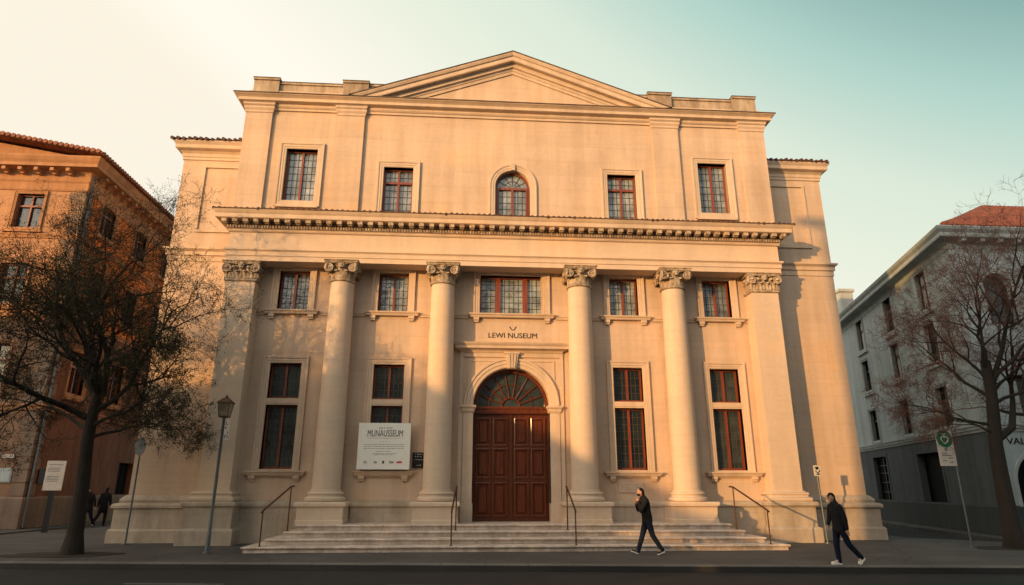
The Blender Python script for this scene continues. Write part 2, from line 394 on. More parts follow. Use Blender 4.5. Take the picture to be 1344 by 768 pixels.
while xx < 40:
    dash.add([(xx,kline(xx)-2.35,-.126),(xx+2.0,kline(xx+2)-2.35,-.126),(xx+2.0,kline(xx+2)-2.23,-.126),(xx,kline(xx)-2.23,-.126)],[(0,1,2,3)]); xx += 5.2
tag(dash.build('lane_marking', M['paint']), kind='structure')

# ------------------------------------------------------------------ THE MUSEUM
mus = thing('museum_building', 'tall cream classical museum with columns, pediment and arched red wooden door', 'museum')
FA = Facade((0,0),(0,-1))
front = lambda u,v,h:(u,v,h)
XI = {1:7.735, 2:4.21}; LW = 1.05
# --- main wall with its openings
wm = MB(); holes = []
for s in (-1,1):
    for k in (1,2):
        c = s*XI[k]; holes += [(c-LW/2,c+LW/2,7.69,9.16),(c-LW/2,c+LW/2,2.28,4.38),(c-LW/2,c+LW/2,4.60,5.80)]
holes.append((-1.15,1.15,7.69,9.16))
DR = 1.33; DS = 4.42
wall_holes(wm, FA, -10, 10, .0, 9.5, 0, .34, holes, [(0.06,DS,DR,.62)])
wm.add([(-10,0,0),(-10,0,9.5),(-10,12,9.5),(-10,12,0)],[(0,1,2,3)]); wm.add([(10,0,0),(10,0,9.5),(10,12,9.5),(10,12,0)],[(3,2,1,0)])
wm.box(-9.9,9.9,.62,.9,0,9.4)
wm.build('wall', M['wall'], mus, fix=False)
# --- attic block
wa = MB(); AY = -.6; FB = Facade((0,AY),(0,-1)); ah = []
for s in (-1,1):
    ah.append((s*7.78-.56,s*7.78+.56,11.66,13.74)); ah.append((s*4.2-.54,s*4.2+.54,10.9,13.12))
wall_holes(wa, FB, -9.98, 9.98, 9.6, 16.2, 0, .34, ah, [(.05,12.5,.64,10.9)])
wa.add([(-9.98,AY,9.6),(-9.98,AY,16.2),(-9.98,18,16.2),(-9.98,18,9.6)],[(0,1,2,3)]); wa.add([(9.98,AY,9.6),(9.98,AY,16.2),(9.98,18,16.2),(9.98,18,9.6)],[(3,2,1,0)])
wa.box(-9.9,9.9,.1,18,9.7,16.15)
wa.build('attic_wall', M['wall'], mus, fix=False)
# --- wings
for s in (-1,1):
    g = MB(); x0,x1 = (-12.5,-9.97) if s<0 else (9.97,12.7)
    g.box(x0,x1,.5,18,0,14.3)
    wing = g.build('side_wing', M['wall'], mus)
    def wpath(o=0,back=17.9): return [(x0,back),(x0,.5),(x1,.5)] if s<0 else [(x0,.5),(x1,.5),(x1,back)]
    b = MB(); b.sweep(wpath(), [(-.05,0),(.34,0),(.34,.36),(.30,.42),(.26,.42),(.26,1.02),(.34,1.06),(.34,1.14),(.28,1.2),(.16,1.22),(.18,1.3),(.13,1.38),(.04,1.46),(-.05,1.46)], front)
    b.build('wing_plinth', M['plinth'], wing)
    b = MB(); b.sweep(wpath(), [(-.05,9.62),(.03,9.62),(.03,9.82),(.08,9.84),(.08,9.98),(.17,10.06),(.17,10.12),(-.05,10.14)], front)
    b.build('string_course', M['trim'], wing)
    b = MB(); b.sweep(wpath(), [(-.05,13.72),(.04,13.72),(.04,13.82),(.07,13.85),(.07,13.97),(.14,14.05),(.26,14.10),(.28,14.12),(.28,14.25),(.36,14.36),(.36,14.40),(-.05,14.42)], front)
    b.build('wing_cornice', M['trim'], wing)
    b = MB()                                            # tile eaves: one roll of tiles after the other
    r_ = random.Random(5+s); xx = x0-.38 if s<0 else x0; e = x1 if s<0 else x1+.38
    b.add([(x0-.38 if s<0 else x0,.10,14.42),(e,.10,14.42),(e,6,16.2),(x0-.38 if s<0 else x0,6,16.2)],[(0,1,2,3)])
    while xx < e:
        z = 14.435+r_.uniform(-.015,.02); y0 = .09+r_.uniform(-.03,.03)
        b.tube([(xx,y0,z),(xx,y0+3,z+.9)], [.07,.07], 8); xx += .21
    yy=.5; xs_ = x0-.36 if s<0 else x1+.36
    while yy < 17.5:
        b.tube([(xs_,yy,14.43),(xs_-s*.5,yy,14.58)],[.07,.07],8); yy += .22
    b.build('roof_tiles', M['darktile'], wing, angle=50)
    b = MB()                                            # sunk panel with a raised border
    px0,px1 = (-11.62,-10.35) if s<0 else (10.35,11.9)
    b.sweep([(px0,10.85),(px1,10.85),(px1,13.4),(px0,13.4)], [(0,-.52),(0,-.465),(.05,-.44),(.09,-.465),(.09,-.52)], lambda u,v,h:(u,h+.96,v), closed=True)
    b.build('panel_moulding', M['trim'], wing)
# --- wall plinth between columns, and the pilasters' pedestals
def ped_profile(z0, k=1.0, step=True):
    p = [(-.1,z0),(.07*k,z0)]
    if step: p += [(.07*k,z0+.36),(.035*k,z0+.40)]
    else: p[1] = (.02,z0); p += [(.02,z0+.1)]
    return p+[(.0,z0+.42 if step else z0+.12),(.0,1.09),(.03,1.12),(.07,1.14),(.07,1.22),(.05,1.26),(-.1,1.28)]
for xa,xb in ((-8.75,-6.6),(-5.2,-3.1),(3.1,5.2),(6.6,8.75)):
    b = MB(); b.sweep([(xa,-.14),(xb,-.14)], [(-.14,.0),(.0,.0),(.0,1.05),(.03,1.1),(.06,1.12),(.06,1.2),(.02,1.24),(-.06,1.27),(-.14,1.29)], front)
    b.build('wall_plinth', M['plinth'], mus)
# --- capitals
def leaf(mb, base, n, t_, w_, h, out, zo):
    """one acanthus leaf: base point, outward n, tangent t"""
    K = 7; prev = []
    rows = []
    for i in range(K+1):
        f = i/K; wv = w_*(1-.15*f)*(.75+.25*abs(math.sin(f*PI*3.0+.6)))*(1 if f<.85 else .6)
        o = out*(f**2.2) + .02; z = zo+h*(math.sin(f*PI*.56)/math.sin(PI*.5) if f<.9 else .96-(f-.9)*1.6)
        rows.append((o,z,wv))
    for th in (0,.03):
        vs=[]; 
    vs=[]; fs=[]
    for o,z,wv in rows:
        for q,dw,do in ((0,-.5,-.015),(1,-.22,.012),(2,0,.03),(3,.22,.012),(4,.5,-.015)):
            p = Vector(base)+Vector(n)*(o+do)+Vector(t_)*(wv*dw); vs.append((p.x,p.y,z))
        for q,dw in ((0,.5),(1,0),(2,-.5)):
            p = Vector(base)+Vector(n)*(o-.045)+Vector(t_)*(wv*dw); vs.append((p.x,p.y,z))
    for i in range(K):
        for q in range(8):
            q2=(q+1)%8; fs.append((i*8+q,i*8+q2,(i+1)*8+q2,(i+1)*8+q))
    fs.append(tuple(range(8))[::-1]); fs.append(tuple(K*8+q for q in range(8)))
    mb.add(vs,fs)
def volute(mb, c, ax, r, side):
    """spiral roll facing axis ax ('y' front or 'x' side)"""
    pts=[]; rad=[]; T=2.4; n=44
    for i in range(n+1):
        f=i/n; a = PI/2 - side*f*T*2*PI; rr = r*(1-f*.86)
        u,v = rr*math.cos(a), rr*math.sin(a)
        pts.append((c[0]+u,c[1],c[2]+v) if ax=='y' else (c[0],c[1]+u,c[2]+v)); rad.append(.036*(1-f*.55))
    mb.tube(pts,rad,6)
    nn=16
    d=.06
    ring=[(r*.82*math.cos(2*PI*i/nn), r*.82*math.sin(2*PI*i/nn)) for i in range(nn)]
    if ax=='y': mb.prism(ring, lambda u,v:(c[0]+u,c[1]+d,c[2]+v), lambda u,v:(c[0]+u,c[1]-.004,c[2]+v))
    else: mb.prism(ring, lambda u,v:(c[0]-d*(1 if c[0]>0 else -1),c[1]+u,c[2]+v), lambda u,v:(c[0]+.004*(1 if c[0]>0 else -1),c[1]+u,c[2]+v))
    mb.ball(c, .045)
def rosette(mb, c, n, t_, r):
    for i in range(7):
        a=2*PI*i/7; p=Vector(c)+Vector(t_)*(r*math.cos(a))+Vector((0,0,1))*(r*math.sin(a)); mb.ball(p,(.05,.05,.05),6,5)
    mb.ball(Vector(c)+Vector(n)*.03,.06,6,5)
def abacus(mb, hx, y0, y1, z):
    mb.sweep([(-hx,y0),(hx,y0),(hx,y1),(-hx,y1)], [(-.3,z),(-.02,z),(.0,z+.02),(.0,z+.05),(.035,z+.075),(.035,z+.10),(-.3,z+.10)], front, closed=True)
def round_capital():
    mb=MB(); rb=.405
    mb.lathe([(.30,-.02),(rb+.0,-.02),(rb+.045,.0),(rb+.06,.035),(rb+.045,.07),(rb,.09),(rb-.02,.10),(rb-.02,.35),(rb+.02,.5),(rb+.1,.62),(.3,.62)], n=32)
    for i in range(8):
        a=2*PI*(i+.5)/8; n=(math.cos(a),math.sin(a),0); t_=(-math.sin(a),math.cos(a),0)
        leaf(mb,(n[0]*(rb-.03),n[1]*(rb-.03),0),n,t_,.31,.29,.14,.09)
    for i in range(8):
        a=2*PI*i/8; n=(math.cos(a),math.sin(a),0); t_=(-math.sin(a),math.cos(a),0)
        leaf(mb,(n[0]*(rb-.03),n[1]*(rb-.03),0),n,t_,.28,.42,.2,.1)
    for sx in (-1,1):
        for sy_ in (-1,1):
            volute(mb,(sx*.40,sy_*.50,.455),'y',.165,sx); volute(mb,(sx*.50,sy_*.40,.455),'x',.165,sy_)
            mb.tube([(sx*.12,sy_*.47,.60),(sx*.25,sy_*.5,.63),(sx*.40,sy_*.50,.625)],[.03,.04,.035],6)
    for n,t_ in (((0,-1,0),(1,0,0)),((0,1,0),(1,0,0)),((1,0,0),(0,1,0)),((-1,0,0),(0,1,0))):
        rosette(mb,(n[0]*.50,n[1]*.50,.55),n,t_,.075)
    abacus(mb,.56,-.56,.56,.62)
    return mb
def flat_capital():
    mb=MB(); hw=.50; y0=-.60
    mb.sweep([(-hw,.0),(-hw,y0),(hw,y0),(hw,.0)], [(-.1,-.02),(0,-.02),(.04,.0),(.055,.035),(.04,.07),(.0,.09),(-.02,.1),(-.02,.4),(.03,.62),(-.1,.62)], front)
    for i,x in enumerate((-.38,-.127,.127,.38)):
        leaf(mb,(x,y0+.02,0),(0,-1,0),(1,0,0),.25,.28,.12,.09)
    for x in (-.48,-.25,0,.25,.48): leaf(mb,(x,y0+.02,0),(0,-1,0),(1,0,0),.23,.42,.17,.1)
    for sx in (-1,1):
        for y in (-.5,-.2): leaf(mb,(sx*(hw-.02),y,0),(sx,0,0),(0,1,0),.25,.29,.12,.09)
        for y in (-.35,): leaf(mb,(sx*(hw-.02),y,0),(sx,0,0),(0,1,0),.25,.42,.17,.1)
        volute(mb,(sx*.47,y0-.10,.455),'y',.165,sx); volute(mb,(sx*.60,y0+.05,.455),'x',.165,-1)
        mb.tube([(sx*.14,y0-.08,.60),(sx*.3,y0-.1,.63),(sx*.47,y0-.10,.625)],[.03,.04,.035],6)
    rosette(mb,(0,y0-.10,.55),(0,-1,0),(1,0,0),.075)
    mb.sweep([(-.64,-.02),(-.64,y0-.14),(.64,y0-.14),(.64,-.02)], [(-.3,.62),(-.02,.62),(.0,.64),(.0,.67),(.03,.695),(.03,.715),(-.3,.715)], front)
    return mb
# --- columns
ZT = 8.56; CYY = -.5
sh = MB(); prof=[]
for i in range(15):
    f=i/14; r = .452-(.047)*(f**1.7); prof.append((r,1.62+f*(ZT-1.62)))
prof = [(.49,1.60),(.475,1.64)] + prof + [(.43,ZT+.0)]
sh.lathe(prof, n=48)
shp = sh.build('column', M['smooth'], mus, loc=(-2.42,CYY,0), angle=35)
bs = MB(); bs.lathe([(.3,1.27),(.60,1.27),(.635,1.30),(.645,1.34),(.635,1.385),(.60,1.41),(.555,1.42),(.545,1.44),(.545,1.47),(.56,1.485),(.575,1.51),(.57,1.545),(.545,1.565),(.50,1.575),(.5,1.61),(.3,1.62)], n=48)
bs.build('column_base', M['smooth'], shp, angle=35)
pl = MB(); pl.sweep([(-.70,-.70),(.70,-.70),(.70,.5),(-.70,.5)], [(-.7,.62),(.02,.62),(.02,.72),(.0,.75),(.0,1.10),(.03,1.13),(.075,1.15),(.075,1.23),(.05,1.27),(-.7,1.275)], front, closed=True)
pl.build('column_pedestal', M['smooth'], shp)
rc = round_capital().build('capital', M['carved'], shp, loc=(0,0,ZT), angle=40)
for x in (-5.94,2.46,5.90): dup(shp, mus, (x,CYY,0))
# --- flat corner pilasters
pm = MB(); pm.box(-.5,.5,-.6,0,1.5,ZT+.02)
pp = pm.build('pilaster', M['smooth'], mus, loc=(-9.42,0,0))
def rectpath(hw,y): return [(-hw,.0),(-hw,y),(hw,y),(hw,.0)]
b = MB(); b.sweep(rectpath(.5,-.6), [(-.3,1.27),(.17,1.27),(.20,1.30),(.21,1.34),(.20,1.385),(.165,1.41),(.12,1.42),(.11,1.44),(.11,1.47),(.125,1.485),(.14,1.51),(.135,1.545),(.11,1.565),(.05,1.575),(.05,1.61),(-.3,1.63)], front)
b.build('pilaster_base', M['smooth'], pp, angle=35)
b = MB(); b.sweep(rectpath(.74,-.84), [(-.5,-.02),(.10,-.02),(.10,.42),(.06,.47),(.0,.49),(.0,1.08),(.03,1.12),(.075,1.15),(.075,1.23),(.05,1.27),(-.5,1.275)], front)
b.build('pilaster_pedestal', M['plinth'], pp)
flat_capital().build('capital', M['carved'], pp, loc=(0,0,ZT), angle=40)
dup(pp, mus, (9.32,0,0))
# --- entablature
EX = 9.98
epath = [(-EX,.5),(-EX,-.72),(EX,-.72),(EX,.5)]
b = MB(); b.sweep(epath, [(-.70,9.275),(.0,9.275),(.0,9.45),(.03,9.46),(.03,9.60),(.05,9.63),(.09,9.66),(.09,9.72),(-.02,9.74),(-.02,10.36),(-.70,10.36)], front)
b.add([(-EX+.4,-.3,9.29),(EX-.4,-.3,9.29),(EX-.4,0.05,9.29),(-EX+.4,0.05,9.29)],[(0,1,2,3)])
ent = b.build('entablature', M['smooth'], mus)
b = MB(); b.sweep(epath, [(-.3,10.34),(.02,10.34),(.05,10.38),(.05,10.44),(.08,10.44),(.08,10.56),(.12,10.57),(.0,10.58),(.0,10.72),(.38,10.725),(.38,10.74),(.40,10.74),(.40,10.88),(.44,10.93),(.48,11.0),(.48,11.02),(-.1,11.12),(-.3,11.12)], front)
cor = b.build('cornice', M['trim'], mus)
b = MB(); x=-EX-.06
while x < EX+.06:
    b.box(x,x+.055,-.855,-.795,10.455,10.555); x += .098
for s in (-1,1):
    pass
tag(b.build('dentils', M['carved'], cor),kind='stuff')
n=56; x0=-EX-.10; st=(2*EX+.20)/n
b=MB(); b.box(-.088,.088,-1.07,-.70,10.60,10.722); b.box(-.07,.07,-1.0,-.70,10.57,10.605); mod=b.build('modillion', M['carved'], cor, loc=(x0,0,0))
for i in range(1,n+1): dup(mod,cor,(x0+i*st,0,0))
b = MB(); r_=random.Random(3); x=-EX-.46
while x < EX+.48:
    dz=r_.uniform(-.012,.022); dy=r_.uniform(-.03,.02)
    b.tube([(x,-1.18+dy,11.04+dz*.6),(x,-.58,11.17+dz)],[.062,.062],8); x += .19+r_.uniform(-.012,.014)
b.box(-EX-.50,EX+.50,-1.225,-.6,11.021,11.055)
b.build('roof_tiles', M['darktile'], cor, angle=50)
# --- attic pilasters, upper cornice, parapet, pediment
for xa,xb in ((-9.98,-9.0),(-6.58,-5.58),(5.50,6.52),(9.0,9.98)):
    b=MB(); b.box(xa,xb,AY-.11,AY+.02,10.7,15.2); b.sweep([(xa,AY),(xa,AY-.11),(xb,AY-.11),(xb,AY)], [(-.05,15.15),(.0,15.15),(.03,15.18),(.03,15.26),(.07,15.34),(.07,15.42),(-.05,15.42)], front)
    b.build('attic_pilaster', M['wall'], mus)
upath=[(-9.98,17),(-9.98,AY-.03),(9.98,AY-.03),(9.98,17)]
uz=lambda z:15.32+(z-15.32)*.62
b=MB(); b.sweep(upath,[(o,uz(z)) for o,z in [(-.3,15.32),(.03,15.32),(.03,15.46),(.06,15.48),(.10,15.56),(.10,15.68),(.26,15.74),(.28,15.76),(.28,15.94),(.34,16.02),(.40,16.08),(.40,16.12),(-.3,16.18)]],front)
for xa,xb in ((-9.98,-9.0),(-6.58,-5.58),(5.50,6.52),(9.0,9.98)):
    b.sweep([(xa,AY),(xa,AY-.14),(xb,AY-.14),(xb,AY)], [(-.05,15.385),(.02,15.385),(.02,15.41),(.05,15.43),(.09,15.47),(.09,15.54),(.12,15.55),(.12,15.56),(-.05,15.56)], front)
ucn=b.build('upper_cornice', M['trim'], mus)
b=MB(); b.sweep(upath,[(.30,15.815),(.425,15.815),(.43,15.855),(.30,15.87),(-.3,15.90),(-.3,15.815)],front); b.build('roof_edge',M['flash'],ucn)
for xa,xb,zt,y in ((-9.86,-8.92,16.72,AY-.02),(-8.92,-6.5,16.63,AY+.10),(-6.5,-5.54,16.74,AY-.02),(-5.54,-3.6,16.70,AY+.10),(3.6,5.46,16.72,AY+.10),(5.46,6.40,16.80,AY-.02),(6.40,8.90,16.68,AY+.10),(8.90,9.84,16.78,AY-.02)):
    b=MB(); b.box(xa,xb,y,y+.5,15.8,zt-.08); b.box(xa-.02,xb+.02,y-.05,y+.53,zt-.08,zt)
    pb_=b.build('parapet_block' if y<AY else 'parapet', M['weathered'], mus); b=MB(); b.box(xa-.035,xb+.035,y-.065,y+.54,zt+.001,zt+.03); b.build('parapet_capping', M['flash'], pb_)
b=MB(); AP=18.42; AXC=.03
b.prism([(-5.0,15.8),(5.0,15.8),(AXC,17.62)], lambda u,v:(u,AY+.02,v), lambda u,v:(u,AY+.6,v))
ped=b.build('pediment', M['wall'], mus)
SLP=.366; AI=17.50
def clip_low(o,z):
    bm=bmesh.new(); bm.from_mesh(o.data); bmesh.ops.bisect_plane(bm,geom=bm.verts[:]+bm.edges[:]+bm.faces[:],plane_co=(0,0,z),plane_no=(0,0,1),clear_inner=True); bm.to_mesh(o.data); bm.free()
for s_,e in ((1,(AXC+8,AI-8*SLP)),(-1,(AXC-8,AI-8*SLP))): pass
b=MB(); b.sweep([(AXC+8,AI-8*SLP),(AXC,AI),(AXC-8,AI-8*SLP)], [(o*.85,h_) for o,h_ in [(-.12,-.02),(-.12,.03),(.0,.05),(.02,.08),(.10,.10),(.12,.15),(.12,.18),(.30,.19),(.30,.36),(.34,.38),(.50,.38),(.52,.43),(.62,.48),(.66,.48),(.66,-.5),(-.12,-.5)]], lambda u,v,h:(u,AY-h,v))
clip_low(b.build('raking_cornice', M['trim'], ped),15.86)
b=MB(); b.sweep([(AXC+8,AI-8*SLP),(AXC,AI),(AXC-8,AI-8*SLP)], [(.563,.50),(.605,.50),(.605,-3),(.563,-3)], lambda u,v,h:(u,AY-h,v))
clip_low(b.build('roof_edge', M['flash'], ped),15.87)
# --- windows
def grid(mb, x0,x1,z0,z1,nc,nr,y,t=.014):
    for i in range(1,nc):
        x=x0+(x1-x0)*i/nc; mb.box(x-t/2,x+t/2,y-.012,y+.004,z0,z1)
    for j in range(1,nr):
        z=z0+(z1-z0)*j/nr; mb.box(x0,x1,y-.013,y+.003,z-t/2,z+t/2)
def sash(mb, x0,x1,z0,z1,y,n=2,fr=.055,mul=.075,transom=None):
    mb.box(x0,x0+fr,y-.04,y+.06,z0,z1); mb.box(x1-fr,x1,y-.04,y+.06,z0,z1); mb.box(x0+fr,x1-fr,y-.038,y+.06,z0,z0+fr+.02); mb.box(x0+fr,x1-fr,y-.038,y+.06,z1-fr,z1)
    for i in range(1,n):
        x=x0+(x1-x0)*i/n; mb.box(x-mul/2,x+mul/2,y-.055,y+.05,z0+fr+.02,z1-fr)
    if transom: mb.box(x0+fr,x1-fr,y-.06,y+.05,transom-.045,transom+.045)
SUR = [(0,-.3),(.0,.02),(.02,.04),(.08,.04),(.09,.055),(.17,.055),(.18,.08),(.24,.085),(.25,.05),(.25,-.02),(.02,-.3)]
def surround(mb, x0,x1,z0,z1,closed=True,k=1.0,topk=1.0):
    prof=[(o*k,h) for o,h in SUR]
    if closed: mb.sweep([(x0,z0),(x1,z0),(x1,z1),(x0,z1)], prof, lambda u,v,h:(u,-h,v), closed=True)
    else: mb.sweep([(x1,z0),(x1,z1),(x0,z1),(x0,z0)], prof, lambda u,v,h:(u,-h,v))
def sill(mb, x0,x1,z,brackets=True):
    mb.sweep([(x0,0),(x0,-.16),(x1,-.16),(x1,0)], [(-.16,z-.14),(-.02,z-.14),(.0,z-.1),(.0,z-.075),(.03,z-.06),(.05,z-.03),(.05,z),(-.16,z+.01)], front)
    if brackets:
        for x in (x0+.24,x1-.24): mb.box(x-.1,x+.1,-.13,.02,z-.24,z-.14); mb.box(x-.085,x+.085,-.09,.02,z-.31,z-.24)
def window(lights, x0,x1, zlo, ncol, nrow, gl, loc, rotz, parent, sur, sl_=None, dy=.22, transom=None, nleaf=2, mull=None):
    """lights: list of (z0,z1); returns the window part"""
    f=MB(); g=MB(); l=MB()
    for (a,b_) in lights:
        if mull is None: sash(f,x0,x1,a,b_,dy,nleaf,transom=transom)
        else:
            sash(f,x0,x1,a,b_,dy,1)
            for m_ in mull: f.box(m_-.09,m_+.09,dy-.07,dy+.05,a+.075,b_-.055)
        g.add([(x0,dy+.03,a),(x1,dy+.03,a),(x1,dy+.03,b_),(x0,dy+.03,b_)],[(0,1,2,3)])
        grid(l,x0+.05,x1-.05,a+.06,b_-.05,ncol,max(2,int(round((b_-a)/nrow))),dy+.025)
    o=f.build('window',M['sash'],parent,loc,rotz)
    g.build('glass_pane',gl,o,fix=False); l.build('lead_bars',M['lead'] if gl is M['glass'] else M['litlead'],o)
    s_=MB(); sur(s_); s_.build('stone_surround',M['trim'],o)
    if sl_: k=MB(); sl_(k); k.build('window_sill',M['trim'],o)
    return o
h=LW/2
def sur_mid(m): surround(m,-h,h,0,1.47,False,topk=.7)
wmid=window([(0,1.47)],-h,h,0,6,.28,M['glass'],(-XI[1],0,7.69),0,mus,sur_mid,lambda m:sill(m,-.92,.92,.0))
for x in (-XI[2],XI[2],XI[1]): dup(wmid,mus,(x,0,7.69))
def sur_low(m):
    surround(m,-h,h,0,3.52,True)
    m.box(-h-.01,h+.01,-.03,.30,2.10,2.32); m.box(-h-.01,h+.01,-.045,.3,2.15,2.27)
wlow=window([(0,2.10),(2.32,3.52)],-h,h,0,6,.27,M['darkglass'],(-XI[1],0,2.28),0,mus,sur_low,lambda m:sill(m,-.95,.95,-.06))
for x in (-XI[2],XI[2],XI[1]): dup(wlow,mus,(x,0,2.28))
def sur_c(m): surround(m,-1.15,1.15,0,1.47,False)
window([(0,1.47)],-1.15,1.15,0,13,.23,M['glass'],(0.06,0,7.69),0,mus,sur_c,lambda m:sill(m,-1.52,1.52,.0),mull=(-.5,.5))
wup=window([(0,2.08)],-.56,.56,0,6,.3,M['glass'],(-7.78,AY,11.66),0,mus,lambda m:surround(m,-.56,.56,0,2.08),lambda m:m.box(-.75,.75,-.12,.02,-.30,-.252))
dup(wup,mus,(7.78,AY,11.66))
wu2=window([(0,2.22)],-.54,.54,0,6,.27,M['glass'],(-4.2,AY,10.9),0,mus,lambda m:surround(m,-.54,.54,0,2.22,False),transom=1.66)
dup(wu2,mus,(4.2,AY,10.9))
# arched attic window
def arcpts(r,n=24,c=0,zs=0): return [(c+r*math.cos(PI*i/n),zs+r*math.sin(PI*i/n)) for i in range(n+1)]
f=MB(); AR=.64; zs=1.6
f.sweep([(AR,0)]+arcpts(AR,24,0,zs)+[(-AR,0)], [(-.07,.0),(.0,.0),(.0,.1),(-.07,.1)], lambda u,v,h_:(u,.18+h_,v))
f.box(-AR+.06,AR-.06,.17,.27,zs-.07,zs+.02); f.box(-.04,.04,.165,.27,0,zs-.07)
f.box(-AR+.06,-AR+.14,.18,.27,0,zs-.07); f.box(AR-.14,AR-.06,.18,.27,0,zs-.07)
aw=f.build('window',M['sash'],mus,(.05,AY,10.9))
g=MB(); g.add([(-AR,.25,0),(AR,.25,0)]+[(x,.25,z) for x,z in arcpts(AR,24,0,zs)],[tuple(range(27))]); g.build('glass_pane',M['glass'],aw,fix=False)
l=MB(); grid(l,-AR+.1,-.04,0,zs-.07,3,6,.245); grid(l,.04,AR-.1,0,zs-.07,3,6,.245)
for i in range(1,6):
    a=PI*i/6; l.tube([(.12*math.cos(a),.235,zs+.02+.12*math.sin(a)),(.58*math.cos(a),.235,zs+.58*math.sin(a))],.01,5)
l.tube([(.3*math.cos(PI*i/12),.235,zs+.02+.3*math.sin(PI*i/12)) for i in range(13)],.009,5)
l.build('lead_bars',M['lead'],aw)
s_=MB(); s_.sweep([(AR,0)]+arcpts(AR,28,0,zs)+[(-AR,0)], [(o*1.04,h_) for o,h_ in SUR], lambda u,v,h_:(u,-h_,v)); s_.prism([(-.07,zs+.62),(.07,zs+.62),(.1,zs+.93),(-.1,zs+.93)],lambda u,v:(u,.02,v),lambda u,v:(u,-.12,v))
s_.build('stone_surround',M['trim'],aw)
# string course at sill level between the columns
for xa,xb in ((-8.9,-8.66),(-6.80,-5.15),(-3.28,-1.5),(1.62,3.28),(5.15,6.80),(8.66,8.9)):
    b=MB(); b.sweep([(xa,0),(xb,0)],[(-.02,7.52),(.05,7.52),(.06,7.58),(.09,7.62),(.09,7.68),(-.02,7.70)],front)
    b.build('sill_course',M['trim'],mus)
# --- entrance
DX=.06
b=MB()
b.sweep([(DX+DR,DS)]+arcpts(DR,32,DX,DS)[1:-1]+[(DX-DR,DS)],[(0,-.3),(.0,.03),(.03,.05),(.13,.05),(.14,.075),(.25,.075),(.27,.11),(.33,.115),(.34,.05),(.34,-.05)],lambda u,v,h_:(u,-h_,v))
for s in (-1,1):
    xa,xb=sorted((DX+s*DR,DX+s*(DR+.34)))
    b.box(xa,xb,-.07,.3,.62,4.18); b.box(xa-.03,xb+.03,-.10,.3,.62,1.2)
    b.sweep([(xa,.3),(xa,-.07),(xb,-.07),(xb,.3)] if s<0 else [(xa,.3),(xa,-.07),(xb,-.07),(xb,.3)],[(-.1,4.18),(.02,4.18),(.05,4.24),(.05,4.30),(.10,4.36),(.10,4.42),(-.1,4.42)],front)
    xa,xb=sorted((DX+s*(DR+.36),DX+s*(DR+.50)))
    b.box(xa,xb,-.05,.0,.62,6.28)
b.box(DX-DR-.50,DX+DR+.50,-.052,.0,6.12,6.28)
b.sweep([(DX-1.52,4.50),(DX-1.52,6.02),(DX+1.52,6.02),(DX+1.52,4.50)][::-1],[(0,-.02),(0,.03),(-.05,.03),(-.05,-.02)],lambda u,v,h_:(u,-h_,v))
dsr=b.build('door_surround',M['trim'],mus)
b=MB(); b.sweep([(DX-1.78,0),(DX-1.78,-.06),(DX+1.78,-.06),(DX+1.78,0)],[(-.06,6.28),(.02,6.28),(.05,6.34),(.08,6.36),(.22,6.40),(.22,6.48),(.28,6.55),(.30,6.60),(-.06,6.63)],front)
b.build('hood_cornice',M['trim'],dsr)
b=MB(); b.prism([(DX-.15,5.70),(DX+.15,5.70),(DX+.24,6.27),(DX-.24,6.27)],lambda u,v:(u,0,v),lambda u,v:(u,-.17,v))
for q in (-.11,0,.11): b.prism([(DX+q*.7-.03,5.72),(DX+q*.7+.03,5.72),(DX+q+.035,6.2),(DX+q-.035,6.2)],lambda u,v:(u,-.17,v),lambda u,v:(u,-.21,v))
b.box(DX-.27,DX+.27,-.2,0,6.22,6.279)
b.build('keystone',M['trim'],dsr)
DY=.40
leaf0=None
for s in (-1,1):
    b=MB(); w_=DR-.012; b.box(.008,w_,DY,DY+.07,.63,4.16)
    cols=[(.14,.60),(.72,1.20)]; rows=[(.78,1.86),(2.02,2.98),(3.10,4.02)]
    for ca,cb in cols:
        for ra,rb in rows:
            b.sweep([(ca,ra),(cb,ra),(cb,rb),(ca,rb)],[(-.06,-.01),(-.06,.015),(-.03,.05),(.0,.055),(.02,.045),(.03,-.01)],lambda u,v,h_:(u,DY-h_,v),closed=True)
            b.prism([(ca+.09,ra+.09),(cb-.09,ra+.09),(cb-.09,rb-.09),(ca+.09,rb-.09)],lambda u,v:(u,DY-.002,v),lambda u,v,ca=ca,cb=cb,ra=ra,rb=rb:((u-(ca+cb)/2)*.82+(ca+cb)/2,DY-.045,(v-(ra+rb)/2)*.92+(ra+rb)/2))
    for z in (1.94,3.04): b.box(.06,w_-.03,DY-.02,DY,z-.04,z+.04)
    if s>0: b.box(-.045,.035,DY-.05,DY-.001,.63,4.16)
    if s<0: b.v=[(-x,y,z) for x,y,z in b.v]
    o=b.build('door_leaf',M['door'],mus,(DX,0,0))
    k=MB(); k.lathe([(.0,0),(.03,.0),(.03,.012),(.012,.02),(.012,.05),(.03,.06),(.035,.08),(.0,.095)],n=12); k.v=[(x+s*.13,DY-z,y+2.0) for x,y,z in k.v]
    k.box(s*.13-.025,s*.13+.025,DY-.012,DY,1.85,2.15); k.build('door_handle',M['iron'],o)
f=MB(); f.sweep([(DX-DR,DY+.1),(DX-DR,DY-.12),(DX+DR,DY-.12),(DX+DR,DY+.1)][1:3],[(-.2,4.17),(.0,4.17),(.03,4.22),(.03,4.30),(.06,4.36),(.06,4.42),(-.2,4.45)],front)
f.sweep(arcpts(DR,32,DX,DS),[(-.13,0),(.0,0),(.0,.12),(-.09,.12)],lambda u,v,h_:(u,DY-.07+h_,v))
for i in range(1,9):
    a=PI*i/9; ca,sa=math.cos(a),math.sin(a); f.tube([(DX+.3*ca,DY-.0,DS+.3*sa),(DX+1.24*ca,DY,DS+1.24*sa)],.025,6)
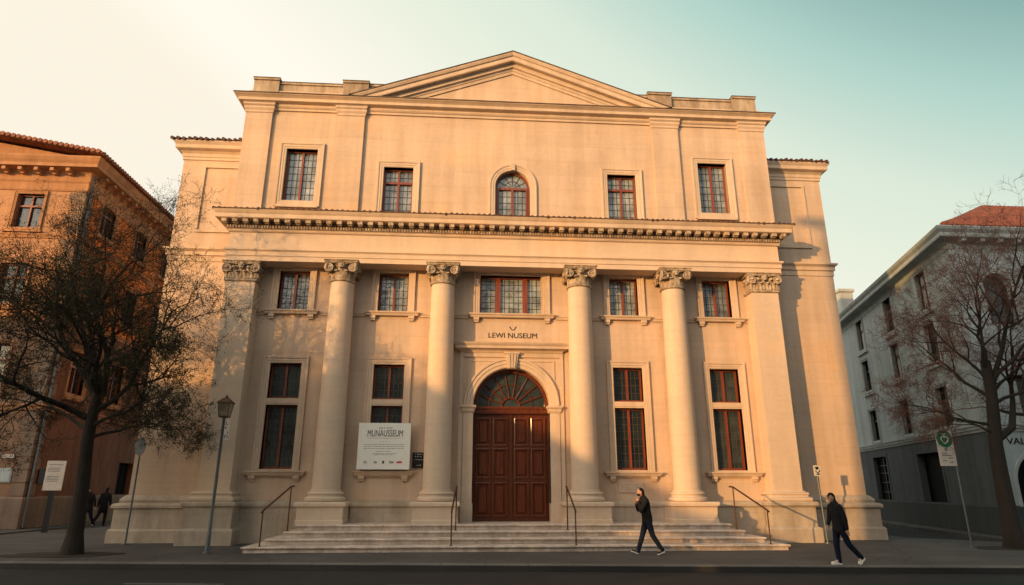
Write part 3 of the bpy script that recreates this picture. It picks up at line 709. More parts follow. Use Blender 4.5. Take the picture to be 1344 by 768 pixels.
for rr,tt in ((.32,.035),(.78,.016)): f.tube([(DX+rr*math.cos(PI*i/20),DY,DS+rr*math.sin(PI*i/20)) for i in range(21)],tt,6)
fan=f.build('fanlight',M['door'],mus)
g=MB(); g.add([(x,DY+.03,z) for x,z in arcpts(DR,24,DX,DS)],[tuple(range(25))]); g.build('glass_pane',M['darkglass'],fan,fix=False)
# --- lettering over the door
text('lettering','LEWI NUSEUM',.26,M['ink'],mus,(.10,-.004,6.83),0,.008,1.74,bold=.0)
b=MB(); b.tube([(-.02,-.01,7.24),(.06,-.01,7.13),(.12,-.01,7.11),(.17,-.01,7.15),(.22,-.01,7.25)],.014,6); b.build('emblem',M['ink'],mus)

# ------------------------------------------------------------------ steps, rails, boards on the facade
st=thing('entrance_steps','four worn pale marble steps running along the museum front','steps',(.16,0,0))
for i,(hw,y) in enumerate(((7.66,-3.38),(7.25,-2.76),(6.9,-2.14),(6.74,-1.52))):
    b=MB(); z0=.155*i; y1=-.02
    b.sweep([(-hw,y1),(-hw,y),(hw,y),(hw,y1)],[(-.62,z0),(-.05,z0),(-.05,z0+.095),(-.005,z0+.105),(.005,z0+.13),(-.012,z0+.155),(-.62,z0+.155)],front)
    if i==3: b.box(-hw+.6,hw-.6,y+.6,y1,z0,z0+.155)
    b.build('step',M['steps'],st)
rails=[(-7.06,-3.2,-6.72,-1.75,'rail at the left end of the steps'),(-1.85,-3.25,-1.75,-1.75,'left rail of the pair in front of the door'),
       (1.66,-3.25,1.66,-1.75,'right rail of the pair in front of the door'),(7.32,-3.2,6.95,-1.75,'rail at the right end of the steps')]
for x0,y0,x1,y1,lab in rails:
    t=thing('handrail','thin rusty iron hand'+lab,'handrail',(x0,y0,.155),0,'iron handrails on the museum steps')
    dx,dy=x1-x0,y1-y0; zt=.47+.9-.155
    b=MB(); b.tube([(-dx*.05,-dy*.05,.88),(0,0,.93),(dx,dy,zt+.36),(dx*1.12,dy*1.12,zt+.37)],.026,8); b.build('rail',M['iron'],t,angle=50)
    b=MB(); b.tube([(0,0,0),(0,0,.92)],.02,8); b.tube([(0,0,0),(0,0,.015)],.05,10); b.build('post',M['iron'],t)
    b=MB(); b.tube([(dx,dy,.31),(dx,dy,zt+.35)],.02,8); b.tube([(dx,dy,.31),(dx,dy,.325)],.05,10); b.build('post',M['iron'],t)
bn=thing('notice_board','large white exhibition board standing on the sill left of the door','sign board',(-4.2,-.32,2.27))
b=MB(); b.box(-.86,.86,0,.09,0,1.5); brd=b.build('board',M['white'],bn)
text('title','MUNAUSSEUM',.3,M['ink'],bn,(.02,-.002,1.06),0,.003,1.16,bold=.0)
text('heading','A R T I N O',.09,M['ink'],bn,(.02,-.002,1.30),0,.003,.44)
strokes('subtitle',[(-.18,.18,.88,.035)],M['greyink'],bn)
b=MB(); r_=random.Random(9)
b.box(-.56,.56,-.003,.0,1.0,1.008)
for z,xa,xb in ((.79,-.66,.66),(.725,-.66,.66),(.66,-.66,.66),(.57,-.26,.22),(.50,-.36,.42),(.46,-.30,.30)):
    x=xa
    while x<xb:
        l_=min(r_.uniform(.04,.13),xb-x); b.box(x,x+l_,-.003,0,z,z+.016); x+=l_+.022
b.build('small_print',M['greyink'],bn)
b=MB()
for x,w_ in ((-.58,.10),(-.25,.11),(.0,.07),(.27,.15)):
    b.tube([(x-w_/2,-.002,.22),(x-w_/6,-.002,.27),(x,-.002,.215),(x+w_/2,-.002,.245)],.012,5)
    b.box(x-w_/2,x+w_/2,-.003,0,.195,.203)
b.prism([(-.02,.17),(.02,.19),(.03,.28),(-.02,.27)],lambda u,v:(u,0,v),lambda u,v:(u,-.004,v))
b.build('sponsor_marks',M['ink'],bn)
b=MB(); b.prism([(.42,.20),(.60,.20),(.62,.25),(.56,.265),(.44,.25)],lambda u,v:(u,0,v),lambda u,v:(u,-.004,v)); b.build('red_mark',M['redink'],bn)
bk=thing('black_plaque','small black opening hours plaque beside the white exhibition board','plaque',(-3.06,-.06,2.33))
b=MB(); b.box(-.21,.21,0,.06,0,.5); b.build('plate',M['black'],bk)
strokes('lettering',[(-.15,.15,.42,.04),(-.13,.13,.35,.03),(-.13,.13,.25,.03),(-.08,.08,.07,.03)],M['white'],bk,seed=2)
wp=thing('stone_plaque','pale inscribed stone plaque on the wall right of the door','plaque',(4.12,-.035,1.55))
b=MB(); b.box(-.42,.42,0,.035,0,.32); b.build('slab',M['trim'],wp)
strokes('inscription',[(-.32,.32,.22,.05),(-.34,.34,.14,.05),(-.2,.2,.06,.05)],M['carved'],wp,seed=3)

# ------------------------------------------------------------------ LEFT BUILDING
LB=thing('corner_house','orange rendered palazzo with bracketed eaves and tiled gable behind the leafing tree','house',(-20.5,8,0))
LF=Facade((0,0),(0,-1)); LS=Facade((0,0),(1,0))      # side: u = +y
b=MB()
lwin=[(-2.54,1.46,1.75),(-6.4,1.46,1.75),(-10.2,1.46,1.75)]; rowz=[(13.75,15.5),(9.9,11.9),(5.9,8.0)]
holes=[(u-.62,u+.62,a,b_) for u,_,_ in lwin for a,b_ in rowz]+[(-7.1,-5.7,1.6,3.9)]
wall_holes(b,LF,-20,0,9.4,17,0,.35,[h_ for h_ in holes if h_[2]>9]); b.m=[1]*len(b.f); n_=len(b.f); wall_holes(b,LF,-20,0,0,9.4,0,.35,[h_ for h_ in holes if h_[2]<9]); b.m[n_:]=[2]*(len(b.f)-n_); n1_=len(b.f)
swin=[2.2,5.7,9.0,12.4,15.8]; srow=[(14.2,15.9),(10.3,12.2),(6.0,8.0)]
holes2=[(u-.62,u+.62,a,b_) for u in swin for a,b_ in srow]+[(7.6,9.2,0.05,3.0)]
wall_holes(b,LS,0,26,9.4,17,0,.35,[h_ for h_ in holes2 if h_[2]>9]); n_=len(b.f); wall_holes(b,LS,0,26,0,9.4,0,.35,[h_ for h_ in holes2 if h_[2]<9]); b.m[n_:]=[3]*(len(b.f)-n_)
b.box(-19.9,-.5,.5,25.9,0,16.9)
b.build('wall',[M['orange'],M['peach'],M['shadedpeach'],M['shadedorange']],LB,fix=False)
b=MB(); P=[(-20,0),(0,0),(0,26)]
b.sweep(P,[(-.3,0),(.1,0),(.1,1.22),(.06,1.3),(-.3,1.32)],front); b.build('plinth',M['orangebase'],LB)
b=MB()                                                      # banded stone corner and ground floor
for i in range(28):
    z=1.35+i*.55
    w1=.75 if i%2 else .5
    b.box(-w1,.035,-.035,.0 ,z,z+.5); b.box(-.02,.036,.0,.5 if i%2 else .75,z,z+.5)
b.build('quoins',M['orangebase'],LB)
b=MB(); b.sweep(P,[(-.1,13.2),(.06,13.2),(.08,13.3),(.12,13.36),(.12,13.42),(-.1,13.44)],front)
b.sweep(P,[(-.1,9.3),(.06,9.3),(.08,9.4),(.12,9.46),(.12,9.52),(-.1,9.54)],front); b.sweep(P,[(-.1,5.0),(.08,5.0),(.1,5.12),(.16,5.2),(.16,5.28),(-.1,5.3)],front)
b.build('band_course',M['orangetrim'],LB)
b=MB(); b.sweep(P,[(-.3,16.2),(.05,16.2),(.08,16.3),(.08,16.6),(.14,16.7),(.14,17.1),(.2,17.2),(.66,17.25),(.66,17.42),(.74,17.55),(.8,17.7),(.8,17.78),(-.3,17.85)],front)
lc=b.build('cornice',M['orangetrim'],LB,(0,0,-.5))
b=MB(); b.box(-.09,.09,-.6,-.13,17.04,17.2); b.box(-.075,.075,-.36,-.13,16.95,17.04); br=b.build('bracket',M['orangetrim'],lc,(-19.5,0,0))
x=-18.75
while x<.0: dup(br,lc,(x,0,0)); x+=.75
y=.5
while y<12: dup(br,lc,(0,y,0),PI/2); y+=.75
b=MB(); b.prism([(-20.4,17.8),(.5,17.8),(-10,19.55)],lambda u,v:(u,-.25,v),lambda u,v:(u,25,v)); b.build('gable',M['orangetrim'],LB,(0,0,-.5))
b=MB(); sl_=1.85/10.9
for s in (-1,1):
    b.prism([(-10+s*10.9,17.86),(-10,19.72),(-10,19.78),(-10+s*10.95,17.92)],lambda u,v:(u,-.95,v),lambda u,v:(u,26.9,v))
    for k in range(42):
        x=-10+s*(.2+k*.257); z=19.8-(abs(x+10))*sl_; b.tube([(x,-1.0,z),(x,-.3,z)],.11,8); b.tube([(x,-.3,z-.01),(x,12,z-.01)],.09,6)
for k in range(110):
    y=-.8+k*.25; b.tube([(.98,y,17.9),(.3,y,18.03)],[.1,.1],8)
b.build('roof',M['oldtile'],LB,(0,0,-.5),angle=50)
def simple_window(w_,h_,parent,loc,rotz,sm,fm,gm,sil=.12,curt=0,cross=True,pedim=False,k=.8):
    f=MB(); sash(f,-w_/2,w_/2,0,h_,.2,2,.06,.07,transom=h_*.66 if cross else None)
    o=f.build('window',fm,parent,loc,rotz); g=MB(); g.add([(-w_/2,.24,0),(w_/2,.24,0),(w_/2,.24,h_),(-w_/2,.24,h_)],[(0,1,2,3)]); g.build('glass_pane',gm,o,fix=False)
    s_=MB(); surround(s_,-w_/2,w_/2,0,h_,True,k); s_.build('stone_surround',sm,o)
    s_=MB(); s_.box(-w_/2-.28,w_/2+.28,-sil-.06,.02,-.16-.2*k,-.07-.2*k)
    if pedim: s_.sweep([(-w_/2-.3,0),(-w_/2-.3,-.06),(w_/2+.3,-.06),(w_/2+.3,0)],[(-.05,h_+.3),(.03,h_+.3),(.12,h_+.4),(.12,h_+.46),(-.05,h_+.48)],front)
    s_.build('window_sill',sm,o)
    if curt:
        c_=MB(); c_.box(-w_/2+.06,-w_/2+.06+curt*w_,.215,.232,.08,h_-.06); c_.build('curtain',M['curtain'],o)
    return o
for u,_,_ in lwin:
    for a,b_ in rowz: simple_window(1.24,b_-a,LB,LF.to(u,0,a),0,M['orangetrim'],M['sash'],M['darkglass'],k=.65)
for u in swin:
    for a,b_ in srow: simple_window(1.24,b_-a,LB,LS.to(u,0,a),LS.rot,M['orangetrim'],M['sash'],M['darkglass'])
b=MB(); b.box(-.35,-.3,7.6,9.2,.05,3.0); b.box(-.29,-.26,7.7,8.35,.15,2.9); b.box(-.29,-.26,8.45,9.1,.15,2.9); b.build('door',M['void'],LB)
b=MB(); b.box(-7.1,-5.7,.3,.34,1.6,3.9); b.build('window',M['void'],LB)
b=MB(); b.tube([(.16,.2,17.0),(.10,.22,16.2),(.10,.22,.1),(.2,.2,.02)],.06,8)
for z in (2,5,8,11,14): b.tube([(.10,.22,z),(.10,.22,z+.06)],.075,8)
b.build('drainpipe',M['pole'],LB,angle=50)
b=MB(); b.box(.0,.05,.75,1.35,1.85,2.5); dk=b.build('dark_wall_plate',M['black'],LB)
wpq=thing('grey_plaque','square grey plaque on the banded front of the orange palazzo','plaque',(-21.4,7.93,1.9))
b=MB(); b.box(-.3,.3,0,.05,0,.6); b.box(-.25,.25,-.015,0,.05,.55); b.build('slab',M['greytrim'],wpq)
ns=thing('street_name_plate','little yellowish name plate on the orange palazzo front','name plate',(-21.4,7.93,2.92))
b=MB(); b.box(-.25,.25,0,.04,0,.15); b.build('plate',M['cream'],ns); strokes('lettering',[(-.2,.2,.04,.07)],M['ink'],ns,seed=4)

# ------------------------------------------------------------------ RIGHT BUILDING
RB=thing('street_house','grey rendered three storey house with red hipped roof on the side street corner','house',(18.3,1.2,0))
dv=(.267,.963); RF=Facade((0,0),(0,-1)); RS=Facade((0,0),(-dv[1],dv[0]))        # side: u = -s
HT=11.75; DL=30; WD=20
b=MB(); rs=[3.15,7.5,12.2,17.0,21.8,26.6]; rr=[(4.25,5.9),(7.05,8.75),(9.45,11.15)]
hs=[(-s-.58,-s+.58,a,b_) for s in rs for a,b_ in rr]+[(-7.05,-4.5,.15,3.25),(-13.4,-11.3,.15,3.35)]
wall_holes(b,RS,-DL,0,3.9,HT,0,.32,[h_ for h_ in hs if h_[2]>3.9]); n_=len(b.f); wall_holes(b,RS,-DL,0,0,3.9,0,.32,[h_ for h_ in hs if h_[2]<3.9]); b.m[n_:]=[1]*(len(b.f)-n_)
rfw=[2.2,5.8,9.4]
hf=[(u-.6,u+.6,4.25,5.9) for u in rfw]+[(u-.6,u+.6,9.1,10.4) for u in rfw[1:]]+[(u-.6,u+.6,6.9,8.4) for u in rfw[1:]]
wall_holes(b,RF,0,WD,0,HT,0,.32,hf,[(1.9,1.9,1.1,.12),(1.75,9.55,.62,8.0)])
poly=[(0.9,.9),(WD,.9),(WD+dv[0]*DL,dv[1]*DL),(dv[0]*DL+.8,dv[1]*DL)]
b.prism(poly,lambda x,y:(x,y,0),lambda x,y:(x,y,HT-.1))
b.build('wall',[M['grey'],M['slate']],RB,fix=False)
RP=[(dv[0]*DL,dv[1]*DL),(0,0),(WD,0)]
b=MB(); b.sweep(RP,[(-.1,0),(.05,0),(.05,1.02),(.02,1.08),(-.1,1.09)],front); b.build('plinth',M['greybase'],RB)
b=MB(); b.sweep(RP,[(-.1,3.78),(.04,3.78),(.05,3.86),(.1,3.9),(.1,3.98),(.14,4.02),(.14,4.08),(-.1,4.1)],front); b.build('band_course',M['greytrim'],RB)
b=MB(); b.sweep(RP,[(-.1,11.2),(.03,11.2),(.05,11.3),(.05,11.42),(.12,11.5),(.5,11.55),(.52,11.6),(.52,11.72),(.62,11.84),(.66,11.95),(.62,11.99),(-.1,11.99)],front); b.build('cornice',M['greytrim'],RB)
b=MB(); b.box(-.08,.08,-.45,-.1,11.4,11.53); br=b.build('bracket',M['greytrim'],RB,(.4,0,0)); x=1.2
while x<8: dup(br,RB,(x,0,0)); x+=.8
for i,s in enumerate(rs):
    for j,(a,b_) in enumerate(rr):
        simple_window(1.16,b_-a,RB,RS.to(-s,0,a),RS.rot,M['greytrim'],M['black'],M['darkglass'],.06,curt=.42 if (i,j) in ((2,2),(1,1),(0,2)) else 0,k=.55)
for u in rfw:
    simple_window(1.2,1.65,RB,RF.to(u,0,4.25),0,M['greytrim'],M['black'],M['darkglass'],k=.55)
for u in rfw[1:]:
    simple_window(1.2,1.5,RB,RF.to(u,0,6.9),0,M['greytrim'],M['black'],M['darkglass'],k=.55); simple_window(1.2,1.3,RB,RF.to(u,0,9.1),0,M['greytrim'],M['black'],M['darkglass'],k=.55)
b=MB(); b.sweep([(2.37,8.0)]+arcpts(.62,20,1.75,9.55)+[(1.13,8.0)],[(0,-.1),(0,.04),(.2,.05),(.22,-.02)],lambda u,v,h_:(u,-h_,v)); aw2=b.build('arched_window',M['greytrim'],RB)
b=MB(); b.add([(1.13,.26,8.0),(2.37,.26,8.0)]+[(x,.26,z) for x,z in arcpts(.62,20,1.75,9.55)],[tuple(range(23))]); b.build('glass_pane',M['darkglass'],aw2,fix=False)
b=MB(); b.sweep([(3.0,.1)]+arcpts(1.1,24,1.9,1.9)+[(.8,.1)],[(0,-.1),(0,.03),(.12,.035),(.14,-.02)],lambda u,v,h_:(u,-h_,v)); ad=b.build('arched_doorway',M['greytrim'],RB)
b=MB(); b.add([(.8,.3,.12),(3.0,.3,.12)]+[(x,.3,z) for x,z in arcpts(1.1,20,1.9,1.9)],[tuple(range(23))]); b.build('door',M['void'],ad,fix=False)
def rs_box(mb,u0,u1,d0,d1,z0,z1):
    q=[RS.to(u,d,z) for z in (z0,z1) for u,d in ((u0,d0),(u1,d0),(u1,d1),(u0,d1))]
    mb.add(q,[(0,1,2,3),(4,5,6,7),(0,1,5,4),(1,2,6,5),(2,3,7,6),(3,0,4,7)])
b=MB(); rs_box(b,-7.05,-4.5,.28,.32,.15,3.25); b.build('garage_door',M['void'],RB)
b=MB(); rs_box(b,-13.4,-11.3,.24,.3,.15,3.35)
gd=b.build('shop_door',M['void'],RB)
b=MB()
for u in (-13.36,-12.35,-11.34): rs_box(b,u-.04,u+.04,.18,.24,.15,3.3)
for z in (.5,1.0,1.5,2.0,2.5,2.9): rs_box(b,-13.4,-11.3,.19,.235,z-.025,z+.025)
b.build('door_bars',M['black'],gd)
b=MB()
for (u0,u1,z1) in ((-7.05,-4.5,3.25),(-13.4,-11.3,3.35)):
    b=MB()
    rs_box(b,u0-.16,u0-.003,-.03,.1,.1,z1+.16); rs_box(b,u1+.003,u1+.16,-.03,.1,.1,z1+.16); rs_box(b,u0,u1,-.03,.1,z1+.003,z1+.16)
    b.build('door_surround',M['slate'],RB)
text('lettering','VALDE',.34,M['ink'],RB,(1.35,-.006,3.3),0,.008,1.3,bold=.004)
# hipped tile roof with courses of tiles
b=MB(); ov=.62; pit=math.tan(R(31))
A=Vector((-ov*.7,-ov*.8,12.0)); Bp=Vector((WD,-ov,12.0)); Cp=Vector((WD+dv[0]*DL,dv[1]*DL,12.0)); Dp=Vector((dv[0]*DL-ov+.35,dv[1]*DL,12.0)); rg=7.0*pit
E0=Vector((6.6+1.7,7.0,12+rg)); E1=Vector((6.6+1.7+dv[0]*18,7.0+dv[1]*18,12+rg)); Fp=Vector((WD-6,7.0,12+rg))
b.add([A,Bp,Fp,E0],[(0,1,2,3)]); b.add([A+Vector((.35,.2,0)),E0,E1,Dp],[(0,1,2,3)]); b.add([E0,Fp,Fp+(E1-E0),E1],[(0,1,2,3)])
def clip_tile(x):     # roll of tiles up the front slope, ending at the hip
    f_=min(1.0,max(0.02,(x-A.x)/(E0.x-A.x))); y1=A.y+(E0.y-A.y)*f_
    return y1
x=A.x+.1
while x<WD-.2:
    y1=clip_tile(x); n=max(1,int((y1-A.y)/.42)); pts=[]; rad=[]
    for i in range(n+1):
        y=A.y-.05+(y1-A.y)*i/n; z=12.03+(y-A.y)*pit; pts+=[(x,y,z+.03),(x,y+.02,z-.0)]; rad+=[.105,.085]
    b.tube(pts,rad,6); x+=.235
ax=(E0-A).normalized(); b.tube([A+Vector((0,0,.06)),E0+Vector((0,0,.08))],.13,8)
s_=.2
sd=(Dp-A).normalized()
while s_<DL-1:
    p=A+sd*s_; s_+=.235
b.build('roof',M['tile'],RB,angle=50)
ch=thing('chimney_stack','small pale chimney above the eaves of the grey house beside the museum','chimney',(22.6,14.0,11.9)) if False else None
b=MB(); b.box(5.6,6.5,16.9,17.6,12.2,14.6); b.box(5.5,6.6,16.8,17.7,14.6,14.8)
b.v=[(x,y,z) for x,y,z in b.v]; b.build('chimney',M['greytrim'],RB)

# ------------------------------------------------------------------ across the street (unseen, behind the camera): blocks added and shaped to cast the shade
def block(name,label,x0,x1,y0,y1,h,mat_,roof=None,nw=6):
    o=thing(name,label,'house',((x0+x1)/2,y1,0)); cx=(x0+x1)/2; fa=Facade((0,0),(0,1))
    b=MB(); W=(x1-x0); hs=[]
    rows=[(1.2+3.4*j,3.0+3.4*j) for j in range(int((h-1)/3.4))]
    for i in range(nw):
        u=-W/2+W*(i+.5)/nw
        for a,c_ in rows: hs.append((u-.6,u+.6,a,c_))
    wall_holes(b,fa,-W/2,W/2,0,h,0,.3,hs); b.box(-W/2+.01,W/2-.01,y0-y1,-.35,0,h-.02)
    b.build('wall',mat_,o,fix=False)
    g=MB()
    for a in hs: g.box(a[0],a[1],-.29,-.25,a[2],a[3])
    g.build('window',M['darkglass'],o)
    r_=MB()
    if roof: r_.add([(x-cx,y-y1,z) for x,y,z in roof[0]],roof[1])
    else: r_.box(-W/2-.4,W/2+.4,y0-y1-.4,.5,h,h+.35)
    r_.build('roof',M['tile'],o); return o
# unseen house and annex, roofs shaped for the slanting shade line on the museum
block('hipped_occluder','unseen low ochre house across the street, its hipped end shaped for the shade line',-59,-35.6,-37,-32,7.6,M['orangetrim'],
      ([(-59.3,-31.6,7.6),(-35.3,-31.6,7.6),(-35.3,-37.4,7.6),(-59.3,-37.4,7.6),(-59.3,-34.5,11.1),(-41,-34.5,11.1)],
       [(0,1,5,4),(1,2,5),(2,3,4,5),(0,4,3),(0,3,2,1)]))
block('sloped_occluder','unseen ochre annex across the street, its roof sloped to shape the shade',-35.5,-29.4,-37,-32,5.4,M['orangetrim'],
      ([(-35.5,-31.8,7.5),(-29.2,-31.8,5.5),(-29.2,-37.2,5.5),(-35.5,-37.2,7.5)],[(0,1,2,3)]),3)
block('occluder','tall tan tenement added unseen across the street to shade the orange palazzo',-104,-60,-37,-32,15.5,M['trim'],None,12)
block('occluder','tall grey tenement added unseen behind the viewer to shade the grey house',-23.6,62,-46,-32,17.2,M['greytrim'],None,20)

# ------------------------------------------------------------------ trees
def grow_tree(seed, trunk, r0, limbs, spread, mats, levels, leaves=0, twig_r=.007, upness=.35, leaf_sz=.05, droop=0.0):
    rnd=random.Random(seed); tk=MB(); tw=MB(); tips=[]
    n=len(trunk); rad=[r0*(1-.42*i/(n-1)) for i in range(n)]; rad[0]*=1.35
    tk.tube(trunk,rad,14)
    def branch(p,d,length,r,lv):
        segs=6 if lv<2 else (5 if lv<levels else 4); pts=[p.copy()]; rads=[r]; step=length/segs; q=p.copy(); dd=d.normalized()
        kids=[]
        for i in range(segs):
            j=Vector((rnd.gauss(0,1),rnd.gauss(0,1),rnd.gauss(0,1)))*(.20 if lv<3 else .28)
            dd=(dd+j+Vector((0,0,upness*(.22 if lv<2 else .12)-droop*(.1 if lv>=2 else 0)))).normalized()
            q=q+dd*step; pts.append(q.copy()); rads.append(max(twig_r*.6,r*(1-.72*(i+1)/segs)))
            kids.append((q.copy(),dd.copy(),rads[-1],(i+1)/segs))
        (tk if lv<=1 else tw).tube(pts,rads,8 if lv<=1 else (5 if lv==2 else 3),cap=False)
        if lv<levels:
            nk=(9,7,6,5,5)[lv]
            for k in range(nk):
                f=.22+.78*(k+rnd.random())/nk; i=min(segs-1,int(f*segs)); kp,kd,kr,_=kids[i]
                side=kd.orthogonal().normalized(); side.rotate(Matrix.Rotation(rnd.uniform(0,2*PI),3,kd))
                ang=R(rnd.uniform(28,62)); nd=kd*math.cos(ang)+side*math.sin(ang)
                branch(kp,nd,length*rnd.uniform(.42,.68)*(1.12-.35*f),max(twig_r,kr*rnd.uniform(.55,.75)),lv+1)
        if lv>=levels-1:
            for kp,kd,kr,f in kids: tips.append((kp,kd))
    for base,d,ln,r in limbs: branch(Vector(base),Vector(d),ln,r,0)
    lf=MB()
    if leaves:
        for i in range(leaves):
            p,d=rnd.choice(tips)
            if p.z>7.2 and rnd.random()<.62: continue
            p=p+Vector((rnd.gauss(0,.05),rnd.gauss(0,.05),rnd.gauss(0,.05)))
            a=Vector((rnd.gauss(0,1),rnd.gauss(0,1),rnd.gauss(0,1))).normalized(); c_=a.orthogonal().normalized(); s_=leaf_sz*rnd.uniform(.5,1.3)
            lf.add([p-a*s_,p+c_*s_*.42,p+a*s_,p-c_*s_*.42],[(0,1,2,3)])
    return tk,tw,lf
TL=thing('budding_tree','dark street tree with fine budding leaves in front of the orange palazzo','tree',(-11.8,-3.45,0))
trunk=[(0,0,-.02),(-.01,0,.5),(-.03,.0,1.2),(-.08,.02,2.0),(-.14,.0,2.9),(-.13,.0,3.7),(-.10,.0,4.3)]
limbs=[((-0.14,0,4.1),(-.6,.15,1.0),3.9,.10),((-0.09,0,4.2),(-.1,.2,1.0),4.4,.11),((.05,0,4.15),(.40,-.1,1.0),3.8,.10),((-0.12,0,3.7),(.95,.2,.65),3.5,.085),((-0.14,0,3.5),(-.95,-.2,.55),4.2,.09),((-0.09,0,4.2),(-.35,-.2,1.1),4.2,.08),
       ((-0.09,0,4.2),(.25,-.6,.9),3.2,.08),((-0.09,0,4.2),(-.3,.8,.8),3.2,.08),((-0.14,0,3.3),(.8,-.45,.4),2.6,.06),((-0.14,0,3.2),(-.8,.4,.3),3.0,.06),((-0.14,0,3.0),(.55,.5,.3),2.6,.05)]
tk,tw,lf=grow_tree(11,trunk,.22,limbs,1,None,4,leaves=70000,leaf_sz=.028,upness=.30,droop=.45,twig_r=.0046)
tk.build('trunk',M['bark'],TL,angle=60,fix=False); cr=tw.build('crown',M['twig'],TL,fix=False); lf.build('leaves',M['leaf'],cr,fix=False)
TR=thing('bare_tree','bare reddish twigged street tree leaning beside the grey house','tree',(14.75,-3.2,0))
trunk=[(.0,0,-.02),(.01,0,.6),(.0,0,1.4),(.02,.0,2.2),(.10,.05,3.0),(.22,.05,3.8),(.28,.0,4.6),(.30,0,5.6)]
limbs=[((.28,0,4.6),(-.05,.1,1),4.2,.09),((.3,0,5.4),(.2,.2,1),3.4,.06),((.1,0,3.1),(.75,.1,.75),4.3,.12),((.25,0,4.4),(-.45,.5,.8),2.6,.06),((.28,0,4.8),(.5,-.5,.75),3.2,.07),((.3,0,5.2),(-.4,-.2,.9),2.8,.06),((.2,0,3.6),(-.9,.2,.2),2.3,.05),((.25,0,4.3),(.8,.3,.5),3.0,.06),((.28,0,4.9),(-.55,.1,.75),2.6,.055),((.24,0,4.2),(.55,-.4,.5),2.8,.06),((.15,0,3.3),(-.8,.1,.35),1.8,.04)]
tk,tw,lf=grow_tree(23,trunk,.25,limbs,1,None,4,leaves=0,twig_r=.0045,upness=.25)
tk.build('trunk',M['bark'],TR,angle=60,fix=False); tw.build('crown',M['redtwig'],TR,fix=False)
def pit_(name,cx,cy_,rx,ry,seed):
    r_=random.Random(seed); pts=[]
    for i in range(28):
        a=2*PI*i/28; k=r_.uniform(.88,1.1); pts.append((cx+rx*k*math.cos(a),cy_+ry*k*math.sin(a)))
    sheet(name,pts,.014,M['soil'],.013)
pit_('tree_pit',-12.0,-3.5,1.45,.75,1); pit_('tree_pit',14.7,-3.2,1.1,.7,2)

# ------------------------------------------------------------------ street furniture
lp=thing('street_lamp','slim grey lamp post with a tapered lantern left of the museum steps','street lamp',(-8.36,-3.4,0))
b=MB(); b.lathe([(.09,0),(.10,.0),(.10,.03),(.065,.06),(.055,.5),(.045,.6),(.038,3.55),(.05,3.57),(.05,3.6),(.0,3.6)],n=14); b.build('pole',M['pole'],lp,angle=40)
def frus(mb,z0,z1,a,b_): mb.add([(-a,-a,z0),(a,-a,z0),(a,a,z0),(-a,a,z0),(-b_,-b_,z1),(b_,-b_,z1),(b_,b_,z1),(-b_,b_,z1)],[(0,3,2,1),(4,5,6,7),(0,1,5,4),(1,2,6,5),(2,3,7,6),(3,0,4,7)])
b=MB(); frus(b,3.6,3.64,.15,.16); frus(b,4.06,4.09,.25,.25); frus(b,4.09,4.24,.25,.08); frus(b,4.24,4.28,.05,.05); b.ball((0,0,4.31),.035)
for sx in (-1,1):
    for sy_ in (-1,1): b.tube([(sx*.15,sy_*.15,3.62),(sx*.215,sy_*.215,4.07)],.014,5)
b.v=[(x*.78,y*.78,3.6+(z-3.6)*.86) for x,y,z in b.v]; lan=b.build('lantern',M['iron'],lp); b=MB(); frus(b,3.642,4.058,.14,.205); b.v=[(x*.78,y*.78,3.6+(z-3.6)*.86) for x,y,z in b.v]; b.build('lantern_glass',M['lampglass'],lan)
b=MB(); b.box(.06,.20,-.05,-.035,2.98,3.52); tg=b.build('tag',M['cream'],lp)
tg.location=(.13,-.05,0)
for v in tg.data.vertices: v.co.x-=.13; v.co.y+=.05
strokes('print',[(-.045,.045,3.02+.125*k,.09) for k in range(4)],M['ink'],tg,seed=5)
def sign_post(name,label,cat,loc,h,r=.03,lean=(0,0)):
    o=thing(name,label,cat,loc); b=MB(); b.tube([(0,0,0),(lean[0],lean[1],h)],r,10); b.tube([(0,0,0),(0,0,.03)],.1,12); b.build('post',M['pole'],o,angle=50); return o
o=sign_post('round_sign_post','grey post with an oval sign in front of the left wing','sign post',(-12.0,-.25,0),3.2)
b=MB(); b.prism([(.17*math.cos(2*PI*i/20),2.98+.3*math.sin(2*PI*i/20)) for i in range(20)],lambda u,v:(u,-.035,v),lambda u,v:(u,-.055,v)); b.build('sign_plate',M['pole'],o)
o=sign_post('small_sign_post','leaning post with a small square black and white sign by the right wing','sign post',(10.15,-1.15,0),2.36,.03,(-.07,0))
b=MB(); b.box(-.18,.06,-.05,-.035,2.08,2.42); sgn=b.build('sign_plate',M['cream'],o)
b=MB(); b.prism([(-.14,2.36),(-.02,2.38),(.0,2.30),(-.10,2.27)],lambda u,v:(u,-.05,v),lambda u,v:(u,-.054,v)); b.tube([(-.13,-.052,2.25),(-.05,-.052,2.15),(.02,-.052,2.26)],.018,5); b.tube([(-.12,-.052,2.13),(.03,-.052,2.13)],.012,5); b.build('symbol',M['ink'],sgn)
o=sign_post('green_sign_post','tall post with a cream plate and green round emblem near the bare tree','sign post',(13.75,-2.75,0),3.0,.03)
PX=-.27
b=MB(); b.box(PX-.27,PX+.27,-.05,-.03,2.36,3.46); sgn=b.build('sign_plate',M['cream'],o)
b=MB(); b.prism([(PX+.26*math.cos(2*PI*i/28),3.18+.26*math.sin(2*PI*i/28)) for i in range(28)],lambda u,v:(u,-.05,v),lambda u,v:(u,-.056,v)); b.build('roundel',M['green'],sgn)
b=MB()
